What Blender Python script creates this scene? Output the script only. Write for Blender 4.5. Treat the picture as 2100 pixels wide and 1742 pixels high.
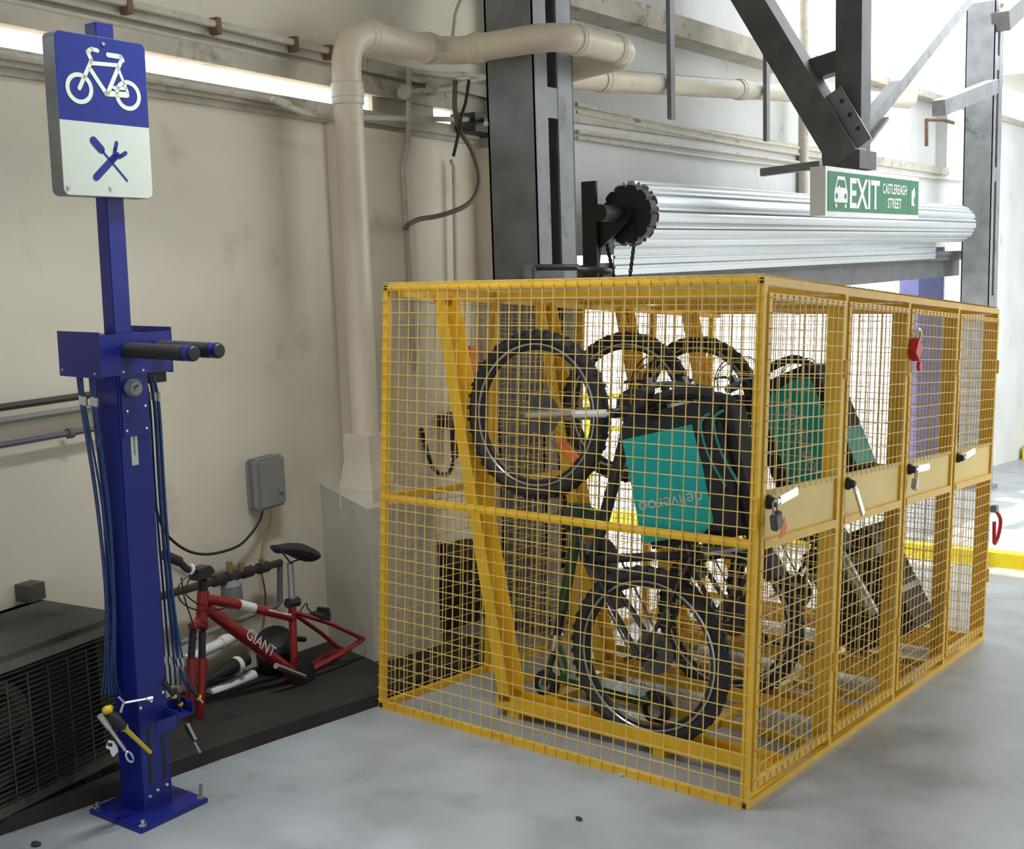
import bpy, bmesh, math, random
from mathutils import Matrix, Vector
random.seed(7)
for o in list(bpy.data.objects): bpy.data.objects.remove(o)
scene = bpy.context.scene
COL = scene.collection
V = Vector

# ------------------------------------------------------------------ camera
# The garage floor is a ramp going down along +Y; the bike cage stands square to it.
# World: Z up, X across (rear wall at -X), Y along the wall. Cage near corner = origin.
TH = math.atan2(.0863, .9963)
CAGE = Matrix.Rotation(-TH, 3, 'X')                 # cage frame -> world
RC = Matrix(((0.79976163, 0.60001795, 0.018968), (0.05686377, -0.0442633, -0.99740026),
             (-0.59761847, 0.79876105, -0.06951937)))
FPX = 2342.31
RW = RC @ CAGE.transposed()
CAM = CAGE @ V((1.55684988, -3.41129409, 1.51580543))
cd = bpy.data.cameras.new('camera'); cam = bpy.data.objects.new('camera', cd); COL.objects.link(cam)
cd.sensor_fit = 'HORIZONTAL'; cd.sensor_width = 36; cd.lens = FPX / 2100 * 36
cd.clip_start = .05; cd.clip_end = 200
cam.matrix_world = Matrix.Translation(CAM) @ Matrix((RW[0], -RW[1], -RW[2])).transposed().to_4x4()
scene.camera = cam

# ------------------------------------------------------------------ light
w = bpy.data.worlds.new('sky'); scene.world = w; w.use_nodes = True
bg = w.node_tree.nodes['Background']
bg.inputs[0].default_value = (.90, .96, 1, 1); bg.inputs[1].default_value = 4.0
sl = bpy.data.lights.new('sun', 'SUN'); sl.energy = 7; sl.angle = .02; sl.color = (1, .95, .86)
sun = bpy.data.objects.new('sun', sl); COL.objects.link(sun)
sun.rotation_euler = V((.22, -.16, -1)).to_track_quat('-Z', 'Y').to_euler()
vs = scene.view_settings
vs.view_transform = 'Standard'; vs.look = 'None'; vs.gamma = 1; vs.use_curve_mapping = False
vs.exposure = -.1

# ------------------------------------------------------------------ helpers
def ray(x, y):
    return RW.transposed() @ V(((x - 1050) / FPX, (y - 871) / FPX, 1))
def hit(x, y, n, d):
    n = V(n); r = ray(x, y); return CAM + r * ((d - n.dot(CAM)) / n.dot(r))
def hx(x, y, X): return hit(x, y, (1, 0, 0), X)
def hy(x, y, Y): return hit(x, y, (0, 1, 0), Y)
NF = CAGE @ V((0, 0, 1))
def fl(x, y, h=0): return hit(x, y, NF, h)
def fz(y, h=0): return -math.tan(TH) * y + h
def cy(x, y, Y):                                     # point on the cage-frame plane y=Y, in cage frame
    n = CAGE @ V((0, 1, 0)); return CAGE.transposed() @ hit(x, y, n, Y)
P0 = V((-2.37, -.06, 0)); DW = V((-.141, .99, 0)).normalized(); NW = V((DW.y, -DW.x, 0))
def W(s, o, z): return P0 + DW * s + NW * o + V((0, 0, z))
def wl(x, y, o=0): return hit(x, y, NW, NW.dot(P0) + o)
def sz(x, y, o=0):
    p = wl(x, y, o); return (p - P0).dot(DW), p.z

class MB:
    def __init__(s): s.v = []; s.f = []
    def add(s, vs, fs):
        b = len(s.v); s.v += [V(p) for p in vs]; s.f += [[i + b for i in f] for f in fs]; return s
    def box(s, x0, x1, y0, y1, z0, z1):
        return s.obox(V(((x0+x1)/2, (y0+y1)/2, (z0+z1)/2)), V(((x1-x0)/2,0,0)), V((0,(y1-y0)/2,0)), V((0,0,(z1-z0)/2)))
    def obox(s, c, a, b, d):
        c, a, b, d = V(c), V(a), V(b), V(d)
        vs = [c + a*i + b*j + d*k for i in (-1, 1) for j in (-1, 1) for k in (-1, 1)]
        fs = [(0,1,3,2), (4,6,7,5), (0,4,5,1), (2,3,7,6), (0,2,6,4), (1,5,7,3)]
        if a.cross(b).dot(d) < 0: fs = [f[::-1] for f in fs]
        return s.add(vs, fs)
    def wbox(s, s0, s1, o0, o1, z0, z1):              # box in the left-wall frame
        return s.obox(W((s0+s1)/2, (o0+o1)/2, (z0+z1)/2), DW*((s1-s0)/2), NW*((o1-o0)/2), V((0,0,(z1-z0)/2)))
    def beam(s, p, q, wd, ht, up=(0, 0, 1)):
        p, q = V(p), V(q); t = (q-p).normalized(); sd = t.cross(V(up)).normalized(); u = sd.cross(t)
        return s.obox((p+q)/2, (q-p)/2, sd*wd/2, u*ht/2)
    def tube(s, path, r, n=8, closed=False, caps=True):
        path = [V(p) for p in path]; m = len(path)
        rs = r if isinstance(r, (list, tuple)) else [r]*m
        tg = []
        for i in range(m):
            a = path[(i-1) % m] if (closed or i > 0) else path[i]
            b = path[(i+1) % m] if (closed or i < m-1) else path[i]
            tg.append((b-a).normalized())
        u = tg[0].orthogonal().normalized(); b0 = len(s.v)
        for i in range(m):
            u = (u - tg[i]*u.dot(tg[i])).normalized(); wv = tg[i].cross(u)
            for k in range(n):
                an = 2*math.pi*k/n; s.v.append(path[i] + (u*math.cos(an) + wv*math.sin(an))*rs[i])
        for i in range(m if closed else m-1):
            j = (i+1) % m
            for k in range(n):
                l = (k+1) % n; s.f.append([b0+i*n+k, b0+i*n+l, b0+j*n+l, b0+j*n+k])
        if caps and not closed:
            s.f.append([b0+k for k in range(n)][::-1]); s.f.append([b0+(m-1)*n+k for k in range(n)])
        return s
    def ring(s, c, U, W_, R, r, n=40, m=8):
        c, U, W_ = V(c), V(U), V(W_)
        return s.tube([c + (U*math.cos(2*math.pi*i/n) + W_*math.sin(2*math.pi*i/n))*R for i in range(n)], r, m, closed=True)
    def prism(s, poly, o, U, V_, N, t):
        o, U, V_, N = V(o), V(U), V(V_), V(N); n = len(poly)
        a = [o + U*p[0] + V_*p[1] for p in poly]; b = [p + N*t for p in a]
        return s.add(a+b, [list(range(n))[::-1], list(range(n, 2*n))] + [[i, (i+1) % n, n+(i+1) % n, n+i] for i in range(n)])
    def lathe(s, prof, o, ax, n=20):
        o, ax = V(o), V(ax).normalized(); u = ax.orthogonal().normalized(); wv = ax.cross(u); b0 = len(s.v); m = len(prof)
        for r, h in prof:
            for k in range(n):
                an = 2*math.pi*k/n; s.v.append(o + ax*h + (u*math.cos(an)+wv*math.sin(an))*max(r, 1e-5))
        for i in range(m-1):
            for k in range(n):
                l = (k+1) % n; s.f.append([b0+i*n+k, b0+i*n+l, b0+(i+1)*n+l, b0+(i+1)*n+k])
        s.f.append([b0+k for k in range(n)][::-1]); s.f.append([b0+(m-1)*n+k for k in range(n)])
        return s
    def ball(s, c, rx, ry, rz, n=12, m=8):
        c = V(c); b0 = len(s.v)
        for i in range(m+1):
            t = math.pi*i/m
            for k in range(n):
                p = 2*math.pi*k/n; s.v.append(c + V((rx*math.sin(t)*math.cos(p), ry*math.sin(t)*math.sin(p), -rz*math.cos(t))))
        for i in range(m):
            for k in range(n):
                l = (k+1) % n; s.f.append([b0+i*n+k, b0+i*n+l, b0+(i+1)*n+l, b0+(i+1)*n+k])
        return s
    def text(s, body, size, o, U, V_, N, t=.001, wscale=1, font_off=0, fit=None):
        cu = bpy.data.curves.new('t', 'FONT'); cu.body = body; cu.size = size; cu.align_x = 'CENTER'; cu.align_y = 'CENTER'
        cu.offset = font_off; cu.resolution_u = 3
        ob = bpy.data.objects.new('t', cu); me = bpy.data.meshes.new_from_object(ob)
        o, U, V_, N = V(o), V(U).normalized(), V(V_).normalized(), V(N).normalized()
        hs = 1
        if fit:
            xs_ = [p.co.x for p in me.vertices]; ys_ = [p.co.y for p in me.vertices]
            wscale = fit[0]/(max(xs_)-min(xs_)); hs = fit[1]/(max(ys_)-min(ys_))
            cx_, cy_ = (max(xs_)+min(xs_))/2, (max(ys_)+min(ys_))/2
            for p in me.vertices: p.co.x -= cx_; p.co.y -= cy_
        s.add([o + U*(p.co.x*wscale) + V_*(p.co.y*hs) + N*t for p in me.vertices], [list(f.vertices) for f in me.polygons])
        bpy.data.objects.remove(ob); bpy.data.curves.remove(cu); bpy.data.meshes.remove(me); return s
    def xf(s, M):
        s.v = [M @ p for p in s.v]; return s

MWD = {}
def put(o, M): o.matrix_world = M; MWD[o.name] = M.copy()
def tag(o, label=None, cat=None, group=None, kind=None):
    if label: o['label'] = label
    if cat: o['category'] = cat
    if group: o['group'] = group
    if kind: o['kind'] = kind
    return o
def thing(name, label, cat, loc=(0, 0, 0), rot=None, group=None):
    o = bpy.data.objects.new(name, None); COL.objects.link(o); o.empty_display_size = .1
    put(o, Matrix.Translation(V(loc)) @ (rot.to_4x4() if rot else Matrix.Identity(4)))
    return tag(o, label, cat, group)
def mk(name, mb, mat, parent=None, smooth=False, world=True, label=None, kind=None, bevel=0):
    """one mesh object; vertices in world space (world=True) or in the parent's own frame"""
    vs = mb.v
    if parent is not None and world:
        inv = MWD[parent.name].inverted(); vs = [inv @ p for p in vs]
        off = None
    elif parent is None:
        lo = [min(p[i] for p in vs) for i in range(3)]; hi = [max(p[i] for p in vs) for i in range(3)]
        off = V(((lo[0]+hi[0])/2, (lo[1]+hi[1])/2, lo[2])); vs = [p - off for p in vs]
    me = bpy.data.meshes.new(name); me.from_pydata([tuple(p) for p in vs], [], mb.f); me.update()
    bm = bmesh.new(); bm.from_mesh(me); bmesh.ops.recalc_face_normals(bm, faces=bm.faces)
    if bevel: bmesh.ops.bevel(bm, geom=list(bm.edges), offset=bevel, segments=2, affect='EDGES', clamp_overlap=True)
    bm.to_mesh(me); bm.free()
    o = bpy.data.objects.new(name, me); COL.objects.link(o)
    me.materials.append(mat)
    if smooth:
        me.polygons.foreach_set('use_smooth', [True]*len(me.polygons))
        me.set_sharp_from_angle(angle=math.radians(40))
    if parent is not None: o.parent = parent; MWD[o.name] = MWD[parent.name]
    else: put(o, Matrix.Translation(off))
    if label: o['label'] = label
    if kind: o['kind'] = kind
    return o
def single(name, mb, mat, label, cat, group=None, smooth=False, kind=None, bevel=0):
    return tag(mk(name, mb, mat, smooth=smooth, bevel=bevel), label, cat, group, kind)
def struct(name, mb, mat, smooth=False): return tag(mk(name, mb, mat, smooth=smooth), kind='structure')

def arc(c, U, V_, r, a0, a1, n):
    c, U, V_ = V(c), V(U), V(V_)
    return [c + (U*math.cos(math.radians(a0+(a1-a0)*i/n)) + V_*math.sin(math.radians(a0+(a1-a0)*i/n)))*r for i in range(n+1)]
def fillet(pts, r, n=6):
    pts = [V(p) for p in pts]; out = [pts[0]]
    for i in range(1, len(pts)-1):
        a = pts[i-1]-pts[i]; b = pts[i+1]-pts[i]; ra = min(r, a.length*.49); rb = min(r, b.length*.49)
        A = pts[i]+a.normalized()*ra; B = pts[i]+b.normalized()*rb
        for k in range(n+1):
            t = k/n; out.append(A*(1-t)**2 + pts[i]*2*t*(1-t) + B*t*t)
    return out + [pts[-1]]
def spline(pts, n=8):
    pts = [V(p) for p in pts]; out = []
    for i in range(len(pts)-1):
        p0 = pts[max(i-1, 0)]; p1 = pts[i]; p2 = pts[i+1]; p3 = pts[min(i+2, len(pts)-1)]
        for k in range(n):
            t = k/n
            out.append(.5*((2*p1)+(p2-p0)*t+(2*p0-5*p1+4*p2-p3)*t*t+(3*p1-p0-3*p2+p3)*t**3))
    return out+[pts[-1]]

# ------------------------------------------------------------------ materials
def mat(name, col, rough=.5, metal=0, var=.12, scale=6, bump=0, spots=None, spot_scale=3, spot_lo=.6, spot_hi=.7, coat=0, emit=0, rvar=0, streak=None):
    m = bpy.data.materials.new(name); m.use_nodes = True; nt = m.node_tree; N = nt.nodes; L = nt.links
    b = N['Principled BSDF']; b.inputs['Roughness'].default_value = rough; b.inputs['Metallic'].default_value = metal
    if coat: b.inputs['Coat Weight'].default_value = coat; b.inputs['Coat Roughness'].default_value = .15
    tc = N.new('ShaderNodeTexCoord'); mp = N.new('ShaderNodeMapping'); L.new(tc.outputs['Object'], mp.inputs[0])
    if streak: mp.inputs['Scale'].default_value = streak
    nz = N.new('ShaderNodeTexNoise'); nz.inputs['Scale'].default_value = scale; nz.inputs['Detail'].default_value = 5
    L.new(mp.outputs[0], nz.inputs['Vector'])
    cr = N.new('ShaderNodeValToRGB'); L.new(nz.outputs[0], cr.inputs[0])
    cr.color_ramp.elements[0].position = .3; cr.color_ramp.elements[1].position = .7
    cr.color_ramp.elements[0].color = (*[c*(1-var) for c in col], 1); cr.color_ramp.elements[1].color = (*[min(1, c*(1+var)) for c in col], 1)
    out = cr.outputs[0]
    if spots:
        n2 = N.new('ShaderNodeTexNoise'); n2.inputs['Scale'].default_value = spot_scale; n2.inputs['Detail'].default_value = 7; n2.inputs['Roughness'].default_value = .65
        L.new(mp.outputs[0], n2.inputs['Vector'])
        mr = N.new('ShaderNodeMapRange'); mr.inputs[1].default_value = spot_lo; mr.inputs[2].default_value = spot_hi; L.new(n2.outputs[0], mr.inputs[0])
        mx = N.new('ShaderNodeMix'); mx.data_type = 'RGBA'; L.new(mr.outputs[0], mx.inputs[0]); L.new(out, mx.inputs[6]); mx.inputs[7].default_value = (*spots, 1)
        out = mx.outputs[2]
    L.new(out, b.inputs['Base Color'])
    if rvar:
        m2 = N.new('ShaderNodeMapRange'); m2.inputs[3].default_value = rough-rvar; m2.inputs[4].default_value = rough+rvar
        m2.inputs[1].default_value = .3; m2.inputs[2].default_value = .7
        L.new(nz.outputs[0], m2.inputs[0]); L.new(m2.outputs[0], b.inputs['Roughness'])
    if bump:
        bp = N.new('ShaderNodeBump'); bp.inputs['Strength'].default_value = bump; bp.inputs['Distance'].default_value = .01
        n3 = N.new('ShaderNodeTexNoise'); n3.inputs['Scale'].default_value = scale*6; n3.inputs['Detail'].default_value = 4
        L.new(mp.outputs[0], n3.inputs['Vector']); L.new(n3.outputs[0], bp.inputs['Height']); L.new(bp.outputs[0], b.inputs['Normal'])
    if emit: b.inputs['Emission Color'].default_value = (*col, 1); b.inputs['Emission Strength'].default_value = emit
    return m
M_floor = mat('painted_concrete', (.34, .355, .37), .36, var=.20, scale=2.6, bump=.14, spots=(.20, .205, .21), spot_scale=3.0, spot_lo=.52, spot_hi=.92, rvar=.12)
M_plinth = mat('dirty_concrete', (.020, .016, .012), .9, var=.4, scale=5, bump=.5, spots=(.006, .005, .004), spot_scale=6)
M_wall = mat('cream_wall', (.71, .64, .51), .7, var=.06, scale=1.6, bump=.12, spots=(.50, .43, .31), spot_scale=2.2, spot_lo=.60, spot_hi=.8)
M_wallw = mat('white_wall', (.66, .66, .64), .65, var=.08, scale=1.6, bump=.15, spots=(.40, .37, .32), spot_scale=3, spot_lo=.62, spot_hi=.78)
M_ledge = mat('stained_ledge', (.50, .45, .37), .75, var=.14, scale=7, bump=.3, spots=(.16, .13, .1), spot_scale=5, spot_lo=.57, spot_hi=.72)
M_pillar = mat('grey_plinth_paint', (.52, .49, .41), .7, var=.12, scale=3, bump=.2, spots=(.2, .18, .14), spot_scale=4, spot_lo=.6, spot_hi=.75)
M_ceil = mat('ceiling_paint', (.55, .53, .48), .8)
M_pipe = mat('cream_pipe', (.66, .58, .45), .38, var=.06, scale=5, spots=(.40, .32, .22), spot_scale=5, spot_lo=.63, spot_hi=.8)
M_cond = mat('cream_conduit', (.55, .50, .41), .5, var=.12, scale=20, spots=(.2, .17, .13), spot_scale=14, spot_lo=.6, spot_hi=.72)
M_steel = mat('grey_steel', (.20, .205, .21), .42, metal=.15, var=.2, scale=6, spots=(.09, .09, .09), spot_scale=4)
M_steeld = mat('dark_steel', (.10, .098, .095), .5, metal=.2, var=.25, scale=6)
M_galv = mat('galvanised', (.62, .64, .66), .34, metal=.75, var=.10, scale=9, streak=(1, .05, 1))
M_lintel = mat('lintel_steel', (.13, .132, .135), .6, metal=.3, var=.2, scale=5, spots=(.16, .09, .05), spot_scale=2.5, spot_lo=.55, spot_hi=.75)
M_black = mat('black_paint', (.012, .012, .013), .5)
M_rubber = mat('black_rubber', (.018, .018, .02), .7, var=.2)
M_plastic = mat('black_plastic', (.02, .02, .022), .4)
M_fabric = mat('black_fabric', (.013, .013, .015), .85, bump=.3, scale=20)
M_yellow = mat('cage_yellow', (.76, .44, .024), .36, var=.10, scale=8, spots=(.42, .17, .015), spot_scale=9, spot_lo=.63, spot_hi=.73)
M_ypanel = mat('door_panel_yellow_sheen', (.74, .53, .13), .4, var=.05, scale=4, spots=(.5, .3, .08), spot_scale=6, spot_lo=.66, spot_hi=.75)  # paler than the frame: grazing sky reflection is put into the colour
M_wire = mat('wire_yellow_highlit', (.68, .47, .14), .32, var=.12, scale=8)  # paler copy of the cage yellow, highlights on the wires put into the colour
M_blueb = mat('dark_blue_reveal', (.05, .055, .14), .6)
M_blue = mat('stand_blue', (.007, .014, .19), .42, var=.1, scale=5)
M_bluel = mat('cable_blue', (.004, .04, .17), .5)
M_signblue = mat('sign_blue', (.005, .017, .20), .5, var=.03)
M_signw = mat('sign_white', (.58, .61, .53), .3, var=.03)
M_cream = mat('symbol_cream', (.72, .74, .62), .4, var=.03)
M_alu = mat('aluminium', (.42, .43, .44), .4, metal=.8)
M_chrome = mat('chrome', (.75, .76, .78), .2, metal=1, var=.05)
M_red = mat('bike_red', (.27, .012, .014), .3, var=.12, scale=4, coat=.4, spots=(.20, .012, .012), spot_scale=5)  # red lowered a little, the bike's shading is put into the colour
M_white = mat('white_paint', (.75, .75, .73), .5, var=.05)
M_teal = mat('teal_fabric', (.0, .30, .27), .55, var=.12, scale=7, bump=.15)
M_teald = mat('teal_piping', (.03, .20, .19), .6)
M_grey = mat('grey_plastic', (.22, .22, .21), .5, var=.05)
M_greyl = mat('light_grey', (.4, .4, .4), .5)
M_rim = mat('rim_silver', (.45, .45, .46), .3, metal=.7)
M_spoke = mat('spoke', (.12, .12, .12), .4, metal=.6)
M_green = mat('exit_green', (.012, .17, .07), .4, var=.05)
M_olive = mat('scooter_green', (.03, .07, .025), .35)
M_orange = mat('orange_plastic', (.75, .16, .02), .45)
M_redp = mat('red_plastic', (.55, .02, .03), .35)
M_brass = mat('brass', (.35, .24, .10), .4, metal=.6)
M_ytip = mat('yellow_plastic', (.7, .48, .03), .4)
M_darkpipe = mat('dark_gas_pipe', (.035, .03, .025), .6, var=.3, scale=20)
M_brown = mat('brown_pipe', (.05, .035, .025), .55)
M_hose = mat('brown_hose', (.16, .12, .08), .6)
M_purple = mat('purple_pipe', (.13, .095, .13), .5)
M_ac = mat('dirty_unit', (.085, .077, .062), .75, var=.35, scale=6, spots=(.012, .010, .008), spot_scale=3, spot_lo=.45, spot_hi=.65)
M_acd = mat('dark_inside', (.010, .009, .008), .85)
M_lip = mat('worn_metal', (.20, .185, .155), .6, var=.25, scale=9)
M_lav = mat('lavender_paint', (.17, .17, .36), .7)
M_kerby = mat('yellow_kerb', (.80, .62, .01), .6, var=.08)
M_box = mat('dark_box_fabric', (.022, .018, .015), .8, bump=.3)
M_stone = mat('dark_pebble', (.03, .03, .03), .8)
M_rust = mat('rusty', (.16, .08, .04), .7, var=.3, scale=15)

# ------------------------------------------------------------------ setting
b = MB()   # ramp floor: one big inclined slab
b.add([CAGE @ V(p) for p in [(-14, -9, 0), (14, -9, 0), (14, 40, 0), (-14, 40, 0), (-14, -9, -.2), (14, -9, -.2), (14, 40, -.2), (-14, 40, -.2)]],
      [(0,1,2,3), (7,6,5,4), (0,4,5,1), (1,5,6,2), (2,6,7,3), (3,7,4,0)])
struct('floor', b, M_floor)
b = MB()   # low dirty slab between ramp and wall
pts = []
for k in range(21):
    y = -5 + k*.3; pts.append((-1.685 + random.uniform(-.008, .008), y))
poly = pts + [(-2.6, 1.0), (-1.9, -5)]
b.add([CAGE @ V((p[0], p[1], .05)) for p in poly] + [CAGE @ V((p[0]+.006, p[1], 0)) for p in poly],
      [list(range(len(poly)))] + [[i, (i+1) % len(poly), len(poly)+(i+1) % len(poly), len(poly)+i] for i in range(len(poly))])
struct('trim_1', b, M_plinth)

b = MB()
b.wbox(-8, 2.75, -.25, 0, -.6, 2.58)
b.wbox(.74, 1.40, 0, .05, .5, 2.499)                   # pilaster behind the drain pipe
b.wbox(2.12, 2.34, 0, .16, -.4, 2.48)
b.wbox(-8, 2.75, -.03, 0, 2.835, 4.4)
struct('wall_left', b, M_wall)
b = MB(); b.wbox(-8, 2.1, 0, .05, 2.525, 2.585); b.wbox(-8, 2.1, 0, .02, 2.50, 2.525)
struct('trim_2', b, M_ledge)
b = MB(); b.wbox(-8, 2.75, -.03, .035, 2.668, 2.755); b.wbox(-8, 2.75, -.03, .06, 2.77, 2.835)
b.wbox(1.13, 1.70, -.03, -.001, 2.58, 2.668); b.wbox(1.92, 2.75, -.03, -.001, 2.58, 2.668); b.wbox(-8, 2.75, -.03, .02, 2.755, 2.77)
struct('trim_3', b, M_ledge)

YE = hx(1936, 600, -2.45).y   # far end of the exit opening
XR = -2.45   # rear wall face (the roller shutter wall)
b = MB()
b.box(XR-.2, XR, 2.15, 2.72, -.8, 1.85); b.box(XR-.2, XR, 2.15, YE, 1.85, 2.70); b.box(XR-.2, XR, YE, 15.6, -1.6, 3.45)
b.box(XR-.2, XR-.12, 2.15, YE, 2.70, 3.45); b.box(XR-.2, XR-.12, 2.15, 5.95, 3.45, 4.4)
struct('wall_rear', b, M_wallw)
b = MB(); b.box(XR-.12, XR+.10, 2.15, 5.95, 3.32, 3.46); b.box(XR-.14, XR+.03, 5.95, 15.6, 3.45, 3.52); b.box(XR, XR+.03, 2.15, YE, 2.66, 2.74)
struct('trim_4', b, M_ledge)
b = MB(); b.box(-3, 9, 15.6, 15.9, -2, 4.0)
struct('wall_far', b, M_wallw)
b = MB(); b.box(-2.65, 5.6, -9, 5.6, 4.4, 4.55)
struct('ceiling', b, M_ceil)
b = MB(); b.box(5.4, 5.6, -9, 4.2, -1.5, 4.4); struct('wall_right', b, M_ceil)  # unseen wall, added and cut in length to limit daylight from the right
b = MB(); b.box(-3, 5.6, -9.2, -9, 3.0, 4.55)
struct('wall_behind', b, M_wall)
p = hy(1843, 700, YE+.05)
b = MB(); b.box(p.x, XR-.2, YE+.05, YE+.3, -1.5, 3.2)
struct('wall_outside', b, M_lav)
b = MB(); p = hy(1882, 700, YE-.04); b.box(p.x, XR-.01, YE-.04, YE-.002, -1.5, 1.84); struct('dark_reveal', b, M_blueb)  # thin box, not a door: darker blue part of the opening's reveal
b = MB(); b.box(-2.65, 9, 12.6, 15.9, 4.0, 4.15); struct('shade_canopy_far', b, M_ceil)  # canopy added to keep the far wall in shade
# yellow kerbs of the driveway
b = MB(); b.add([CAGE @ V(p) for p in [(-9, 4.55, 0), (9, 5.75, 0), (9, 5.95, 0), (-9, 4.75, 0), (-9, 4.57, .10), (9, 5.77, .10), (9, 5.93, .10), (-9, 4.73, .10)]],
      [(0,1,5,4), (1,2,6,5), (2,3,7,6), (3,0,4,7), (4,5,6,7)])
struct('trim_5', b, M_kerby)
b = MB(); b.box(-2.4, 9, 14.2, 14.5, fz(14.2)-.1, fz(14.2)+.16); struct('trim_6', b, M_kerby)
b = MB(); b.box(-2.4, 9, 14.5, 15.6, fz(14.2)-.1, fz(14.2)+.15); struct('trim_7', b, M_floor)

# plinth block under the drain pipe
b = MB()
z0 = -.15
b.add([(-2.50,.495,z0), (-2.02,.36,z0), (-2.0,.80,z0), (-2.6,.80,z0), (-2.50,.495,.80), (-2.02,.36,.735), (-2.0,.80,.72), (-2.6,.80,.80)],
      [(0,3,2,1), (4,5,6,7), (0,1,5,4), (1,2,6,5), (2,3,7,6), (3,0,4,7)])
struct('trim_8', b, M_pillar)

# fluorescent batten hanging from the ceiling above the repair corner
LP = V((-.95, -.75, 3.45))
t = thing('fluorescent_lamp', 'white fluorescent batten hanging from the ceiling above the repair corner', 'lamp', LP)
mk('housing', MB().box(LP.x-.10, LP.x+.10, LP.y-.65, LP.y+.65, LP.z, LP.z+.06), M_white, t)
for dx in (-.05, .05):
    mk('tube', MB().tube([(LP.x+dx, LP.y-.6, LP.z-.03), (LP.x+dx, LP.y+.6, LP.z-.03)], .014, 10), mat('tube_glow', (.9, .96, 1), .4, emit=14), t, smooth=True)
for dy in (-.5, .5): mk('hanger', MB().tube([(LP.x, LP.y+dy, LP.z+.06), (LP.x, LP.y+dy, 4.4)], .006, 6), M_steel, t)
ll = bpy.data.lights.new('lamp_light', 'AREA'); ll.shape = 'RECTANGLE'; ll.size = .16; ll.size_y = 1.2; ll.energy = 24; ll.spread = math.radians(95); ll.color = (.88, .95, 1)
lo_ = bpy.data.objects.new('lamp_light', ll); COL.objects.link(lo_); lo_.parent = t; lo_.location = (0, 0, -.05)

# ------------------------------------------------------------------ steel columns
def steel_column(dy, label):
    base = V((-1.95, 1.61+dy, fz(1.61+dy)))
    t = thing('steel_column', label, 'column', base, group=None)
    for y0, y1, web in ((1.444, 1.553, 1.444), (1.644, 1.783, 1.771)):
        b = MB(); b.box(-2.10, -1.80, web+dy, web+.012+dy, base.z, 4.4)
        b.box(-1.812, -1.80, y0+dy, y1+dy, base.z, 4.4); b.box(-2.10, -2.088, y0+dy, y1+dy, base.z, 4.4)
        mk('channel', b, M_steel, t)
    for z in (2.53, 1.15, .05, 3.7):
        b = MB(); b.box(-1.81, -1.802, 1.545+dy, 1.652+dy, z, z+.15); mk('batten_plate', b, M_steel, t)
    b = MB(); b.box(-2.18, -1.76, 1.38+dy, 1.85+dy, base.z-.03, base.z+.02); mk('base_plate', b, M_steel, t)
    return t
steel_column(0, 'tall grey steel column that the cream pipe bends around')
steel_column(8.4, 'far grey steel column at the right end of the roller shutter')
# brackets on the far column
b = MB(); p = hx(1925, 222, -1.7); q = hx(2035, 178, -1.7); b.beam(p, q, .12, .14)
o = single('angle_bracket', b, M_steel, 'short dark steel arm reaching out from the far column', 'bracket')
b = MB(); p = hx(2052, 45, -1.75); q = hx(2088, 12, -1.75); b.beam(p, q, .18, .20)
single('column_bracket', b, M_steeld, 'dark bolted bracket at the top of the far column', 'bracket')

# ------------------------------------------------------------------ cream drain pipe
r0 = .066
zt = 2.86
pb = W(.56, .27, .86); a1 = V((pb.x, pb.y, zt)); a2 = V((-2.19, 1.27, zt)); a3 = V((-1.56, 1.30, zt)); a4 = V((-1.56, 1.98, zt)); a5 = V((-2.20, 2.12, zt-.02))
a6 = hx(1860, 208, -2.20)
path = fillet([pb, a1, a2, a3, a4, a5, a6], .17, 7)
t = thing('drain_pipe', 'thick cream drain pipe bending along the wall and around the steel column', 'pipe', pb - V((0, 0, .12)))
mk('pipe', MB().tube(path, r0, 18), M_pipe, t, smooth=True)
b = MB(); e = a6; b.tube(fillet([e-V((0, .12, 0)), e+V((0, .1, 0)), e+V((0, .1, .35))], .1), r0*1.08, 16); mk('end_elbow', b, M_pipe, t, smooth=True)
def coupling(p, d, L=.09, rr=1.1):
    d = d.normalized(); b = MB(); b.lathe([(r0*1.01, -L/2-.006), (r0*rr, -L/2), (r0*rr, -L*.2), (r0*rr*1.04, -L*.18), (r0*rr*1.04, L*.18), (r0*rr, L*.2), (r0*rr, L/2), (r0*1.01, L/2+.006)], p, d, 18)
    mk('coupling', b, M_pipe, t, smooth=True)
up = V((0, 0, 1))
coupling(V((pb.x, pb.y, zt-.27)), up)
coupling(a1 + (a2-a1)*.18/(a2-a1).length, a2-a1); coupling(a2-(a2-a1).normalized()*.16, a2-a1)
coupling(a2+(a3-a2).normalized()*.17, a3-a2, .07); coupling(a3+V((0, .17, 0)), V((0, 1, 0)), .06); coupling(a4-V((0, .15, 0)), V((0, 1, 0)), .06)
for ff in (.10, .40): coupling(a5+(a6-a5)*ff, a6-a5, .13)
# tapered square shoe at the foot
b = MB(); c = V((pb.x, pb.y, 0))
def sq(h, a): return [c + DW*(i*a) + NW*(j*a) + V((0, 0, h)) for i, j in ((-1,-1), (1,-1), (1,1), (-1,1))]
lv = [sq(.70, .095), sq(.80, .095), sq(.92, .075), sq(1.05, .07)]
b.add([p for l in lv for p in l], [(0,1,2,3), (15,14,13,12)] + [[i*4+k, i*4+(k+1) % 4, i*4+4+(k+1) % 4, i*4+4+k] for i in range(3) for k in range(4)])
mk('pipe_shoe', b, M_pipe, t)
b = MB(); d = (a2-a1).normalized(); p = a2-d*.17; b.lathe([(r0*1.13, -.018), (r0*1.16, -.01), (r0*1.16, .01), (r0*1.13, .018)], p, d, 18); b.obox(p+NW*r0*1.2+V((0,0,.0)), d*.012, NW*.012, V((0,0,.02)))
mk('clamp', b, M_cond, t)

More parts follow.
